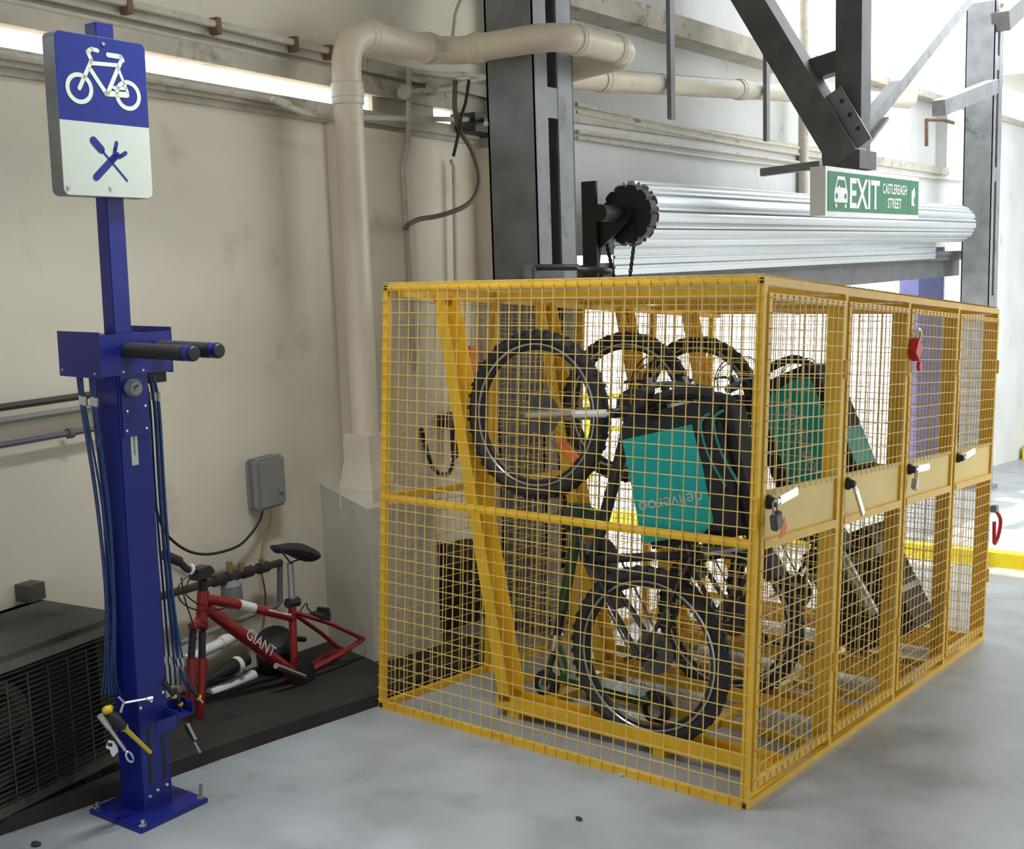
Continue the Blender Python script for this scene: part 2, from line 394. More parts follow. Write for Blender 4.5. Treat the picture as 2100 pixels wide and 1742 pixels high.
# ------------------------------------------------------------------ conduits on the left wall
t = thing('wall_conduit', 'thin cream conduit with dark saddle clips along the top of the left wall', 'conduit', W(-1, .08, 2.8))
b = MB(); b.tube([W(-5.4, .085, 2.815), W(.72, .085, 2.815)], .016, 8); mk('conduit', b, M_cond, t, smooth=True)
for s in (-.53, -.06, .43, .68): b = MB(); b.wbox(s-.012, s+.012, .06, .105, 2.775, 2.84); mk('saddle_clip', b, M_rust, t)
b = MB(); b.tube([W(-5.4, .03, 2.745), W(.75, .03, 2.745)], .012, 6)
single('upper_cable', b, M_cond, 'slim painted cable running under the top conduit on the left wall', 'cable', smooth=True)
pts = [W(-5.4, .07, 2.555), W(-.3, .07, 2.555), W(.35, .08, 2.545)] + [wl(x, y, .16) for x, y in ((560, 205), (650, 238), (760, 242), (880, 244), (990, 246))] + [V((-2.1, 1.43, 2.52))]
b = MB(); b.tube(spline(pts, 5), .014, 7)
single('ledge_cable', b, M_cond, 'long cream cable on the ledge crossing in front of the drain pipe', 'cable', smooth=True)
def cable(name, pts, r, m, label, cat='cable', n=5, seg=7):
    return single(name, MB().tube(spline(pts, n), r, seg), m, label, cat, smooth=True)
b = MB(); b.tube([wl(838, 140, .09), wl(838, 235, .08), wl(836, 300, .06), wl(826, 345, .06), wl(835, 480, .055), wl(842, 600, .055), wl(850, 760, .055)], .014, 8)
single('vertical_conduit', b, M_cond, 'cream vertical conduit where the loose brown hose meets the wall', 'conduit', smooth=True)
b = MB(); b.tube([wl(842, 145, .09), wl(920, 155, .09), wl(955, 152, .12), wl(995, 158, .12)], .014, 8)
single('upper_conduit', b, M_cond, 'cream conduit above the round junction boxes running to the steel column', 'conduit', smooth=True)
b = MB(); b.tube([wl(838, 188, .09), wl(925, 182, .09), wl(955, 168, .12), wl(992, 160, .12)], .014, 8)
single('lower_conduit', b, M_cond, 'cream conduit threading the round junction boxes below the pipe', 'conduit', smooth=True)
for (x, y, nm) in ((826, 192, 'round cream junction box left of the vertical conduit'), (881, 184, 'round cream junction box right of the vertical conduit')):
    b = MB(); p = wl(x, y, .06); b.lathe([(.035, 0), (.038, .03), (.038, .06), (.03, .068)], p, (.8, -.6, 0), 16)
    single('junction_box', b, M_cond, nm, 'junction box', smooth=True)
cable('brown_hose', [wl(x, y, .24) for x, y in ((934, 165), (933, 225), (945, 270), (968, 310), (982, 360), (975, 400), (950, 425), (900, 443), (860, 450), (836, 462))]+[wl(834, 468, .06)], .013, M_hose, 'brown hose drooping in a big loop beside the steel column', 'hose')
cable('dark_hose', [wl(x, y, .26) for x, y in ((962, 165), (955, 210), (946, 240), (938, 285), (930, 320))], .009, M_darkpipe, 'thin dark cable crossing behind the brown hose', 'cable')
b = MB(); b.tube([wl(925, 330, .05), wl(931, 340, .05), wl(934, 540, .05), wl(938, 720, .05)], .012, 8)
single('grey_conduit', b, M_cond, 'cream vertical conduit between the brown hose and the steel column', 'conduit', smooth=True)
cable('roof_cable', [wl(x, y, .2) for x, y in ((950, -10), (935, 25), (930, 60), (925, 100))], .010, M_cond, 'cable dropping from the roof behind the cream pipe', 'cable')
b = MB(); s, z = sz(968, 255, .1); b.wbox(s-.1, s+.25, .02, .18, z-.05, z+.05)
single('dark_bracket', b, M_black, 'black steel bracket between the left wall and the steel column', 'bracket')
b = MB(); b.wbox(1.9, 1.96, .0, .06, 1.2, 1.35)
single('wall_sticker', b, M_orange, 'small faded orange box on the wall seen through the cage', 'box')
t = thing('wall_valve', 'dark valve and hose on the wall seen through the left of the cage', 'valve', W(1.8, .05, .7))
mk('riser', MB().tube([W(2.0, .06, 1.25), W(2.0, .06, .95)], .02, 8), M_darkpipe, t); mk('valve_body', MB().wbox(1.93, 2.02, .02, .1, 1.08, 1.16), M_darkpipe, t)
mk('bracket', MB().wbox(1.60, 1.76, .01, .07, .92, .99), M_darkpipe, t); mk('drop', MB().tube([W(1.68, .06, .95), W(1.68, .06, .74)], .022, 8), M_darkpipe, t)
mk('hose', MB().tube(spline([W(1.68, .06, .74), W(1.6, .06, .66), W(1.45, .06, .72), W(1.35, .06, .95)], 6), .012, 7), M_darkpipe, t, smooth=True)
b = MB(); p = fl(945, 1345, 0); s = (p-P0).dot(DW); b.wbox(1.12, 1.8, .02, .30, fz(1.2)-.02, .24); b.wbox(1.14, 1.26, .1, .25, .24, .36)
single('equipment_box', b, M_acd, 'black equipment box on the ground behind the cage', 'box')

# ------------------------------------------------------------------ rear wall services
for k, (xa, ya, xb, yb, r) in enumerate(((1182, 214, 1690, 312, .014), (1182, 230, 1700, 326, .012), (1184, 270, 1975, 372, .014), (1184, 283, 1700, 349, .011))):
    p, q = hx(xa, ya, XR+.03), hx(xb, yb, XR+.03); m = (p+q)/2; m.z -= .02
    cable('rear_cable', [p, m, q], r, M_cond, ['upper cream cable strung along the wall under the big pipe', 'second cream cable strung just below the upper one', 'long sagging cream cable reaching the far column', 'lowest thin cable above the roller shutter'][k])
for (x, y0, y1, lab) in ((1377, -40, 245, 'grey hanger channel holding the pipe near the steel column'), (1572, 60, 290, 'grey hanger channel holding the pipe near the diagonal brace')):
    b = MB(); p, q = hx(x, y0, -2.11), hx(x, y1, -2.11); b.beam(V((p.x, q.y, p.z)), q, .055, .03, (1, 0, 0))
    single('strut_hanger', b, M_steel, lab, 'hanger')
b = MB(); p = hx(1648, 150, -2.4); b.tube([V((p.x, p.y, 4.4)), V((p.x, p.y, 2.2))], .045, 10)
single('wall_downpipe', b, M_cond, 'slim white vertical pipe on the rear wall behind the diagonal brace', 'pipe', smooth=True)
b = MB(); b.tube([hx(1900, 300, -2.4), hx(1900, 246, -2.4), hx(1935, 246, -2.4), hx(1955, 252, -2.4)], .02, 8)
single('bent_pipe', b, M_rust, 'small rusty bent pipe on the rear wall near the far column', 'pipe', smooth=True)

# ------------------------------------------------------------------ roller shutter
ya, yb = 2.72, 9.42; RX, RZ, RR = -2.03, 2.085, .185
t = thing('roller_shutter', 'rolled-up galvanised roller shutter above the exit opening', 'shutter', (RX, ya, RZ))
NS = 11
for k in range(NS):
    a0 = 360/NS*k; b = MB(); U, Wv = V((1, 0, 0)), V((0, 0, 1)); prof = []
    for j, rr in enumerate((-.020, .008, .008, -.014, .009, .010, .010, .009)):
        a = math.radians(a0 + 360/NS*(j/8)); prof.append(((RR+rr)*math.cos(a), (RR+rr)*math.sin(a)))
    a = math.radians(a0+360/NS); prof.append((RR*math.cos(a), RR*math.sin(a)))
    inner = [((RR-.02)*math.cos(math.radians(a0+f)), (RR-.02)*math.sin(math.radians(a0+f))) for f in (360/NS, 0)]
    b.prism(prof+inner, (RX, ya, RZ), U, Wv, (0, 1, 0), yb-ya); mk('shutter_slat', b, M_galv, t)
for k in range(5):
    z = 2.03-k*.062; b = MB(); b.prism([(0, 0), (.012, -.006), (.012, -.018), (.003, -.024), (.003, -.054), (0, -.06), (-.006, -.06), (-.006, 0)], (-2.17, ya+.02, z), (1, 0, 0), (0, 0, 1), (0, 1, 0), yb-ya-.3)
    mk('shutter_slat', b, M_galv, t)
b = MB(); b.lathe([(.05, -.35), (.05, 0)], (RX, ya, RZ), (0, 1, 0), 14); mk('axle', b, M_black, t)
YG = ya-.12
gc = hy(1284, 440, YG)
b = MB(); gear = []
for k in range(72):
    a = 2*math.pi*k/72; r = .172 if (k % 6) else .155
    if k % 6 == 1: r = .168
    gear.append((r*math.cos(a), r*math.sin(a)))
b.prism(gear, gc, (1, 0, 0), (0, 0, 1), (0, 1, 0), .07); b.lathe([(.06, -.03), (.06, .0)], gc, (0, 1, 0), 16); mk('chain_wheel', b, M_black, t)
b = MB(); p = hy(1208, 372, YG-.08); q = hy(1208, 590, YG-.08); b.beam(p, V((p.x, p.y, q.z)), .10, .02, (0, 1, 0))
A = [hy(x, y, YG-.06) for x, y in ((1195, 445), (1250, 435), (1290, 440), (1285, 455), (1262, 480), (1230, 510), (1225, 560), (1195, 570))]
o = A[0]; b.prism([((p-o).x, (p-o).z) for p in A], o, (1, 0, 0), (0, 0, 1), (0, 1, 0), .02)
mk('end_bracket', b, M_black, t)
for (x0, y0, x1, y1) in ((1243, 495, 1275, 640), (1304, 470, 1283, 640)):
    p, q = hy(x0, y0, YG-.0), hy(x1, y1, YG-.0); b = MB(); n = 26
    for k in range(n):
        c = p+(q-p)*(k/n); b.ring(c, (q-p).normalized()*1.5, V((1, 0, 0)) if k % 2 else V((0, 1, 0)), .010, .0045, 8, 5)
    mk('chain', b, M_black, t)
# steel lintel with bolts
t = thing('steel_lintel', 'grey bolted steel lintel under the roller shutter', 'lintel', (-2.3, 2.6, 1.5))
b = MB(); b.box(-2.42, -2.22, 2.6, YE-.02, 1.70, 1.79); b.box(-2.25, -2.20, 2.6, YE-.02, 1.755, 1.80); mk('top_channel', b, M_lintel, t)
b = MB(); b.box(-2.45, -2.28, 2.6, YE-.02, 1.52, 1.70); mk('beam', b, M_lintel, t)
for k in range(14):
    b = MB(); b.lathe([(.018, 0), (.018, .015)], (-2.22, 2.9+k*.48, 1.735), (1, 0, 0), 8); mk('bolt', b, M_black, t)

# ------------------------------------------------------------------ roof brace over the sign
XN = -1.35
N0 = hx(1735, 318, XN)
t = thing('roof_brace', 'heavy dark grey steel brace meeting at a node above the exit sign', 'brace', N0)
b = MB(); q = hy(1520, -40, N0.y); d = (q-N0).normalized(); b.beam(N0-d*.05, q+d*.4, .20, .22, (0, 1, 0)); mk('diagonal_strut', b, M_steeld, t)
b = MB(); b.box(N0.x-.09, N0.x+.09, N0.y-.09+.12, N0.y+.09+.12, N0.z-.02, 4.6); mk('vertical_post', b, M_steeld, t)
q = hx(1985, -5, XN); b = MB(); b.beam(N0+V((.0, .16, .12)), q, .09, .09, (1, 0, 0)); mk('tie_angle', b, M_steel, t)
b = MB(); q = hx(1800, 235, XN); d = (q-N0); b.beam(N0+V((.02, .15, .05)), N0+V((.02, .15, .05))+d.normalized()*.5, .02, .13, (1, 0, 0)); mk('gusset_plate', b, M_steel, t)
b = MB(); q = hy(1690, 240, N0.y); d = (q-N0); b.beam(N0+V((.13, -.02, .06)), N0+V((.13, -.02, .06))+d.normalized()*.42, .02, .12, (1, 0, 0)); mk('gusset_plate', b, M_steel, t)
b = MB(); b.box(N0.x-.13, N0.x+.13, N0.y-.10, N0.y+.22, N0.z-.10, N0.z+.02); mk('node_block', b, M_steeld, t)
b = MB(); p = hx(1712, 110, XN); b.beam(V((N0.x-.09, N0.y+.12, p.z)), V((N0.x-.42, N0.y+.12, p.z-.06)), .12, .14); mk('cross_tie', b, M_steeld, t)
for k in range(3):
    b = MB(); d = (hy(1690, 240, N0.y)-N0).normalized(); p = N0+V((.145, -.02, .06))+d*(.12+.11*k); b.lathe([(.016, 0), (.016, .02)], p, (.6, -.8, 0), 6); mk('bolt', b, M_black, t)

# ------------------------------------------------------------------ exit sign
XS = -1.2
A = hx(1693, 342, XS); B_ = hx(1884, 363, XS); Cc = hx(1690, 442, XS)
y0, y1, z1, z0 = A.y, B_.y, (A.z+B_.z)/2, Cc.z; yc, zc = (y0+y1)/2, (z0+z1)/2; L, H = y1-y0, z1-z0
t = thing('exit_sign', 'green and white car exit sign hanging below the steel brace', 'sign', (XS-.05, yc, z0))
b = MB(); b.box(XS-.10, XS, y0, y1, z0, z1); mk('housing', b, M_white, t)
g0, g1 = y0+.035, y1-.01
yd = y0 + L*.855
b = MB(); b.box(XS, XS+.004, g0, yd-.012, z0+.028, z1-.028); mk('green_panel', b, M_green, t)
b = MB(); b.box(XS, XS+.004, yd+.006, g1, z0+.028, z1-.028); mk('green_panel', b, M_green, t)
U, Vz, Nn = V((0, 1, 0)), V((0, 0, 1)), V((1, 0, 0))
def ypos(f): return y0+L*f
b = MB(); b.text('EXIT', .2, (XS+.004, ypos(.375), zc-.002), U, Vz, Nn, .002, fit=(L*.31, H*.64), font_off=.004); mk('lettering', b, M_white, t)
b = MB(); b.text('CASTLEREAGH', .1, (XS+.004, ypos(.705), zc+.048), U, Vz, Nn, .002, fit=(L*.285, H*.235), font_off=.002); mk('lettering', b, M_white, t)
b = MB(); b.text('STREET', .1, (XS+.004, ypos(.70), zc-.050), U, Vz, Nn, .002, fit=(L*.16, H*.235), font_off=.002); mk('lettering', b, M_white, t)
# car pictogram
b = MB(); c = V((XS+.004, ypos(.135), zc)); h = H*.40; wv = L*.062
def P(poly, t_=.0025): b.prism([(x*wv, y*h) for x, y in poly], c, U, Vz, Nn, t_)
P([(-1, -.55), (1, -.55), (1, .05), (.85, .22), (-.85, .22), (-1, .05)])
P([(-.85, .22), (-.70, .22), (-.48, .62), (.48, .62), (.70, .22), (.85, .22), (.55, .80), (-.55, .80)])
P([(-.85, -.82), (-.6, -.82), (-.6, -.62), (-.85, -.62)]); P([(.6, -.82), (.85, -.82), (.85, -.62), (.6, -.62)])
P([(-.45, .22), (-.3, .36), (-.15, .22)])
mk('car_symbol', b, M_white, t)
for sx in (-.66, .66):
    b = MB(); b.prism([(sx*wv+.018*math.cos(a*math.pi/6), -.22*h+.018*math.sin(a*math.pi/6)) for a in range(12)], c, U, Vz, Nn, .004); mk('headlight', b, M_green, t)
b = MB(); c = V((XS+.004, (yd+g1)/2, zc)); k = .052
b.prism([(-.75*k, -1.1*k), (.65*k, -1.15*k), (.1*k, -.35*k), (.75*k, .35*k), (.55*k, 1.15*k), (.15*k, 1.5*k), (-.3*k, .85*k), (-.75*k, 1.1*k)], c, U, Vz, Nn, .0025); mk('arrow_symbol', b, M_white, t)
b = MB(); b.beam(V((XS-.05, y0+.05, z1+.012)), hy(1562, 354, y0+.05), .05, .05); mk('wall_bracket', b, M_steel, t)

t = thing('yellow_barrier', 'yellow railing outside the exit opening seen through the cage', 'railing', (-5.5, 7.5, fz(7.5)))
for y_ in (6.2, 7.5, 8.8): mk('barrier_post', MB().box(-5.53, -5.47, y_-.03, y_+.03, fz(y_), fz(y_)+1.0), M_kerby, t)
for h_ in (.55, .95): mk('barrier_rail', MB().tube([(-5.5, 6.1, fz(6.1)+h_), (-5.5, 8.9, fz(8.9)+h_)], .03, 8), M_kerby, t, smooth=True)
# ------------------------------------------------------------------ far end of the driveway
b = MB(); p = hy(2090, 500, 15.5); b.tube([V((p.x, 15.5, 3.2)), V((p.x, 15.5, fz(15.5)+.25))], .07, 8)
single('brown_downpipe', b, M_brown, 'brown vertical pipe on the far white wall at the right edge', 'pipe', smooth=True)
b = MB(); b.tube(fillet([hy(2040, 709, 15.5), hy(2072, 709, 15.5), hy(2068, 800, 15.5), hy(2076, 865, 15.5)], .2), .045, 8); b.box(*[v for pr in zip(hy(2060, 785, 15.6), hy(2072, 765, 15.4)) for v in sorted(pr)])
single('far_conduit', b, M_steel, 'thin bent pipe low on the far white wall beside the brown pipe', 'pipe', smooth=True)

# ------------------------------------------------------------------ yellow bike cage (cage frame: x to the doors, y along them)
CW, CL, CH = 1.661, 2.885, 1.75; Q = CL/4; A_ = .026
cage = thing('bike_cage', 'long yellow wire-mesh bike cage with four lockable doors', 'cage', (0, 0, 0), CAGE)
def cp(name, b, m=M_yellow, parent=cage, **k): return mk(name, b, m, parent, world=False, **k)
for i in range(5):
    for x in (-CW, -A_):
        e_ = A_ if 0 < i < 4 else 0; b = MB(); ya_, yb_ = max(0, min(CL-A_, i*Q-A_/2)), max(A_, min(CL, i*Q+A_/2))
        b.box(x, x+A_, ya_, yb_, e_, CH-e_)
        if x > -1 and i: b.box(x-.042, x-.0005, ya_+.002, yb_-.002, .03, CH-.03)
        cp('post', b)
for z in (0, CH-A_):
    for y in (0, Q-A_/2, 2*Q-A_/2, 3*Q-A_/2, CL-A_):
        b = MB(); b.box(-CW+A_, -A_, y, y+A_, z, z+A_); cp('rail', b)
    for x in (-CW, -A_):
        b = MB(); b.box(x, x+A_, A_, CL-A_, z, z+A_); cp('long_rail', b)
for y in (0, CL-A_):
    b = MB(); b.box(-CW+A_, -A_, y+.001, y+A_-.001, .868, .895); cp('mid_rail', b)
b = MB(); b.box(-CW+.001, -CW+A_-.001, A_, CL-A_, .868, .895); cp('mid_rail', b)
for x in (-CW+.004, -A_+.004):      # open tube ends on the near corners
    for z in (CH-A_+.004, .004):
        b = MB(); b.box(x, x+A_-.008, -.001, .004, z, z+A_-.008); cp('open_tube_end', b, M_black)
WR = .0018
def frange(a, b_, s):
    n = int((b_-a)/s+.5); return [a+s*i for i in range(n+1) if a+s*i <= b_+1e-6]
def bar(b, p, q, r=WR):
    p, q = V(p), V(q); b.tube([p, q], r*1.2, 4, caps=False)
def mesh_panel_xz(y, x0, x1, z0, z1, off=.022):
    b = MB(); j = lambda: random.uniform(-.0015, .0015)
    for x in frange(x0+off, x1, .05): bar(b, (x+j(), y, z0), (x+j(), y, z1))
    for z in frange(z0+.035, z1, .05): bar(b, (x0, y-WR*1.5, z+j()), (x1, y-WR*1.5, z+j()))
    return b
def mesh_panel_yz(x, y0, y1, z0, z1, oy=.022, oz=.035):
    b = MB(); j = lambda: random.uniform(-.0015, .0015)
    for y in frange(y0+oy, y1, .05): bar(b, (x, y+j(), z0), (x, y+j(), z1))
    for z in frange(z0+oz, z1, .05): bar(b, (x+WR*1.5, y0, z+j()), (x+WR*1.5, y1, z+j()))
    return b
cp('wire_mesh', mesh_panel_xz(-.004, -CW, -.001, .003, CH-.003, .045), M_wire, kind='stuff')
cp('wire_mesh', mesh_panel_xz(CL+.006, -CW, -.001, .003, CH-.003), M_wire, kind='stuff')
for i in (1, 2, 3): cp('wire_mesh', mesh_panel_xz(i*Q, -CW+A_, -A_, .03, CH-.03), M_wire, kind='stuff')
cp('wire_mesh', mesh_panel_yz(-CW-.006, .01, CL, .003, CH-.003), M_wire, kind='stuff')
b = MB()
for x in frange(-CW+.03, -.01, .05): bar(b, (x, 0, CH+.003), (x, CL, CH+.003))
for y in frange(.004, CL, .05): bar(b, (-CW, y, CH+.007), (0, y, CH+.007))
cp('wire_mesh', b, M_wire, kind='stuff')
hd = ((12, 0), (-62, 0), (2, 0), (12, 0))
for i in range(4):
    y0, y1 = i*Q+.017, (i+1)*Q-.017; S = .022; X0, X1 = -.018, .006
    if i == 0: y0 = .030
    b = MB(); b.box(X0, X1, y0, y0+S, .058, 1.70); b.box(X0, X1, y1-S, y1, .058, 1.70)
    b.box(X0, X1, y0+S, y1-S, .058, .082); b.box(X0, X1, y0+S, y1-S, 1.678, 1.70); b.box(X0, X1+.004, y0+S, y1-S, .864, .894)
    d = cp('door', b, M_yellow)
    b = MB(); b.box(-.008, -.004, y0+S, y1-S, .894, 1.052); b.box(-.008, .004, y0+S, y1-S, 1.046, 1.056); cp('lock_panel', b, M_ypanel, d)
    cp('wire_mesh', mesh_panel_yz(.008, y0+.004, y1-.004, .062, .872, .035, .03), M_wire, d, kind='stuff')
    cp('wire_mesh', mesh_panel_yz(.008, y0+.004, y1-.004, 1.04, 1.697, .035, .045), M_wire, d, kind='stuff')
    hc = V((.004, y0+.042, 1.018))
    b = MB(); b.lathe([(.024, 0), (.024, .010), (.017, .018), (.013, .032), (.008, .034)], hc, (1, 0, 0), 16)
    h = cp('lock_barrel', b, M_black, d, smooth=True)
    a = math.radians(hd[i][0]); dr = V((.12, math.cos(a), math.sin(a))).normalized(); sd = V((1, 0, 0)); pr = dr.cross(sd).normalized()
    b = MB(); b.obox(hc+V((.028, 0, 0))+dr*.080, dr*.058, pr*.015, sd*.005); b.obox(hc+V((.026, 0, 0))+dr*.015, dr*.02, pr*.009, sd*.006)
    cp('lever_handle', b, M_chrome, d, bevel=.003)
    for z in (.35, 1.45):
        b = MB(); b.tube([(.008, y1+.004, z-.035), (.008, y1+.004, z+.035)], .007, 8); cp('hinge', b, M_yellow, d)
# wheel channels of the four bays
for i in range(4):
    yc = .30+i*Q; hw = .052; T = .004
    P1, P2 = V((-1.605, yc, 1.715)), V((-1.215, yc, .055)); d = (P2-P1).normalized(); n = V((-d.z, 0, d.x)); n = n if n.x > 0 else -n
    for sy in (-1, 1):
        b = MB(); b.obox((P1+P2)/2+n*.026+V((0, sy*hw, 0)), (P2-P1)/2, V((0, T/2, 0)), n*.028); c0 = b
        b.box(-1.235, -.03, yc+sy*hw-T/2, yc+sy*hw+T/2, .028, .085); cp('wheel_channel_side', b)
    b = MB(); b.obox((P1+P2)/2, (P2-P1)/2, V((0, hw, 0)), n*T/2); b.box(-1.235, -.03, yc-hw, yc+hw, .027, .031); cp('wheel_channel', b)
b = MB(); b.box(-1.18, -1.12, .25, CL-.25, .0, .026); cp('floor_bar', b)
b = MB(); b.box(-.50, -.45, .25, CL-.25, .0, .026); cp('floor_bar', b)
b = MB(); b.box(-1.62, -1.585, A_, CL-A_, 1.70, 1.724); cp('hanger_bar', b)

# ------------------------------------------------------------------ bicycles standing on their back wheels
def bmat(o, u, vv):
    u = V(u).normalized(); vv = V(vv); vv = (vv-u*vv.dot(u)).normalized(); lat = vv.cross(u)
    m = Matrix((u, lat, vv)).transposed().to_4x4(); m.translation = V(o); return m
def wheel(root, name, c, R=.338, rim=M_rim, knobs=True, disc=True, cass=False):
    X, Z = V((1, 0, 0)), V((0, 0, 1)); c = V(c)
    b = MB(); b.ring(c, X, Z, R-.026, .027, 56, 10)
    if knobs:
        for k in range(84):
            a = 2*math.pi*k/84; d = X*math.cos(a)+Z*math.sin(a); tn = -X*math.sin(a)+Z*math.cos(a)
            for l in (-.020, 0, .020):
                if (k+int(l*100)) % 2: b.obox(c+d*(R-.001-abs(l)*.35)+V((0, l, 0)), d*.0045, tn*.0075, V((0, .0075, 0)))
    w_ = mk(name, b, M_rubber, root, smooth=True, world=False)
    b = MB(); n = 56
    for sy in (-1, 1): b.ring(c+V((0, sy*.013, 0)), X, Z, R-.055, .0055, n, 6)
    mk('rim', b, rim, w_, smooth=True, world=False)
    b = MB(); b.ring(c, X, Z, R-.066, .012, n, 6); mk('rim_well', b, M_plastic, w_, smooth=True, world=False)
    b = MB()
    for k in range(28):
        a = 2*math.pi*k/28; a2 = a+(.35 if k % 4 < 2 else -.35); sy = .025 if k % 2 else -.025
        b.tube([c+(X*math.cos(a2)+Z*math.sin(a2))*.022+V((0, sy, 0)), c+(X*math.cos(a)+Z*math.sin(a))*(R-.07)], .0012, 4, caps=False)
    mk('spokes', b, M_spoke, w_, world=False, kind='stuff')
    b = MB(); b.lathe([(.008, -.065), (.02, -.035), (.016, 0), (.02, .035), (.008, .065)], c, (0, 1, 0), 12); mk('hub', b, M_plastic, w_, smooth=True, world=False)
    if disc:
        b = MB(); b.lathe([(.082, -.045), (.082, -.043)], c, (0, 1, 0), 28); b.lathe([(.03, -.05), (.03, -.04)], c, (0, 1, 0), 12); mk('brake_disc', b, M_steeld, w_, world=False)
    if cass:
        b = MB()
        for k in range(7): b.lathe([(.055-.0055*k, -.030-.005*k), (.055-.0055*k, -.033-.005*k)], c, (0, 1, 0), 20)
        mk('cassette', b, M_steeld, w_, world=False)
    return w_
def bicycle(label, M, frame_m=M_plastic, fork_m=M_chrome, bar=M_plastic, rim=M_rim, extras=(), group=None):
    t = bpy.data.objects.new('bicycle', None); COL.objects.link(t); put(t, M); tag(t, label, 'bicycle', group)
    k = dict(parent=t, world=False)
    FX = 1.035
    wheel(t, 'rear_wheel', (0, 0, 0), rim=rim, cass=True); wheel(t, 'front_wheel', (FX, 0, 0), rim=rim)
    BB = V((.42, 0, -.045)); ST = V((.25, 0, .37)); HT = V((.80, 0, .50)); HB = V((.845, 0, .375)); SP = V((.19, 0, .58))
    b = MB(); b.tube([BB, ST, ST+(ST-BB).normalized()*.04], .017, 10); b.tube([ST+V((.01, 0, -.02)), HT+V((.01, 0, -.035))], [.019, .023], 10); b.tube([BB, HB+V((-.01, 0, .03))], [.022, .027], 10)
    b.tube([HT, HB], .024, 12); b.tube([BB-V((0, .04, 0)), BB+V((0, .04, 0))], .024, 12)
    for sy in (-1, 1):
        b.tube([BB+V((-.02, sy*.02, 0)), V((.2, sy*.055, -.02)), V((0, sy*.065, 0))], .011, 8); b.tube([ST+V((0, sy*.018, -.01)), V((.12, sy*.055, .19)), V((0, sy*.065, 0))], .009, 8)
    mk('frame', b, frame_m, smooth=True, **k)
    b = MB(); cr = HB+(HB-HT).normalized()*.03; b.tube([cr+V((0, -.07, 0)), cr+V((0, .07, 0))], .02, 8); b.tube([HB, cr], .018, 8)
    fk = mk('fork_crown', b, M_plastic, smooth=True, **k)
    for sy in (-1, 1):
        e = V((FX, sy*.062, 0)); s0 = cr+V((0, sy*.058, 0)); m = s0+(e-s0)*.42
        b = MB(); b.tube([s0, m], .015, 8); mk('stanchion', b, M_white, fk, smooth=True, world=False)
        b = MB(); b.tube([m, e-(e-s0)*.06, e], [.026, .023, .016], 10); mk('fork_leg', b, fork_m, fk, smooth=True, world=False)
    b = MB(); sm = HT+(HT-HB).normalized()*.05; bc = sm+V((.07, 0, .02)); b.tube([HT, sm], .018, 8); b.tube([sm, bc], .017, 8); mk('stem', b, M_plastic, smooth=True, **k)
    b = MB(); b.tube(spline([bc+V((-.05, -.265, .03)), bc+V((-.03, -.18, .025)), bc+V((0, -.06, 0)), bc+V((0, .06, 0)), bc+V((-.03, .18, .025)), bc+V((-.05, .265, .03))], 4), .0125, 8); hb = mk('handlebar', b, bar, smooth=True, **k)
    for sy in (-1, 1):
        b = MB(); b.tube([bc+V((-.05, sy*.265, .03)), bc+V((-.035, sy*.17, .027))], .018, 8); mk('grip', b, M_rubber, hb, smooth=True, world=False)
        b = MB(); b.tube(spline([bc+V((-.03, sy*.14, .02)), bc+V((.02, sy*.17, 0)), bc+V((.02, sy*.25, -.01))], 4), .006, 6); b.obox(bc+V((0, sy*.135, .01)), V((.02, 0, 0)), V((0, .018, 0)), V((0, 0, .012))); mk('brake_lever', b, M_plastic, hb, smooth=True, world=False)
        b = MB(); b.tube(spline([bc+V((0, sy*.16, .01)), bc+V((.10, sy*.08, .03)), bc+V((.10, sy*.01, -.09)), HB+V((.0, sy*.03, .03))], 6), .003, 5); mk('brake_cable', b, M_black, hb, smooth=True, world=False)
    b = MB(); b.tube([ST, SP], .0145, 10); mk('seat_post', b, M_alu, smooth=True, **k)
    b = MB(); pr = [(-.14, .012, .062), (-.09, .026, .075), (-.02, .02, .05), (.06, .014, .026), (.13, .006, .016)]
    vs, fs = [], []
    for (x, h, wd) in pr:
        for a in range(10):
            an = 2*math.pi*a/10; vs.append(SP+V((x, wd*math.cos(an), .03+h*.5+(.022 if math.sin(an) > 0 else .03)*math.sin(an))))
    for i in range(len(pr)-1):
        for a in range(10): fs.append([i*10+a, i*10+(a+1) % 10, i*10+10+(a+1) % 10, i*10+10+a])
    fs += [list(range(10)), list(range(40, 50))]
    b.add(vs, fs); mk('saddle', b, M_rubber, smooth=True, **k)
    b = MB(); b.lathe([(.085, -.052), (.085, -.049), (.05, -.048)], BB, (0, 1, 0), 30); ck = mk('chainring', b, M_steeld, **k)
    for sy, an in ((-1, 200), (1, 20)):
        d = V((math.cos(math.radians(an)), 0, math.sin(math.radians(an)))); b = MB(); p0 = BB+V((0, sy*.065, 0)); b.tube([p0, p0+d*.17], [.014, .010], 8); mk('crank_arm', b, M_alu if sy < 0 else M_plastic, ck, smooth=True, world=False)
        b = MB(); b.obox(p0+d*.17+V((0, sy*.05, 0)), V((.045, 0, 0)), V((0, .045, 0)), V((0, 0, .012))); mk('pedal', b, M_plastic, ck, world=False, bevel=.004)
    b = MB(); b.tube([BB+V((.0, -.05, .082)), V((0, -.05, .045))], .004, 4); b.tube([BB+V((-.02, -.05, -.082)), V((.03, -.05, -.10)), V((.0, -.05, -.045))], .004, 4); mk('chain', b, M_steeld, **k)
    b = MB(); b.obox(V((.01, -.06, -.055)), V((.014, 0, .01)), V((0, .012, 0)), V((-.01, 0, .03))); b.obox(V((.025, -.05, -.11)), V((.008, 0, 0)), V((0, .006, 0)), V((0, 0, .035))); mk('derailleur', b, M_plastic, **k)
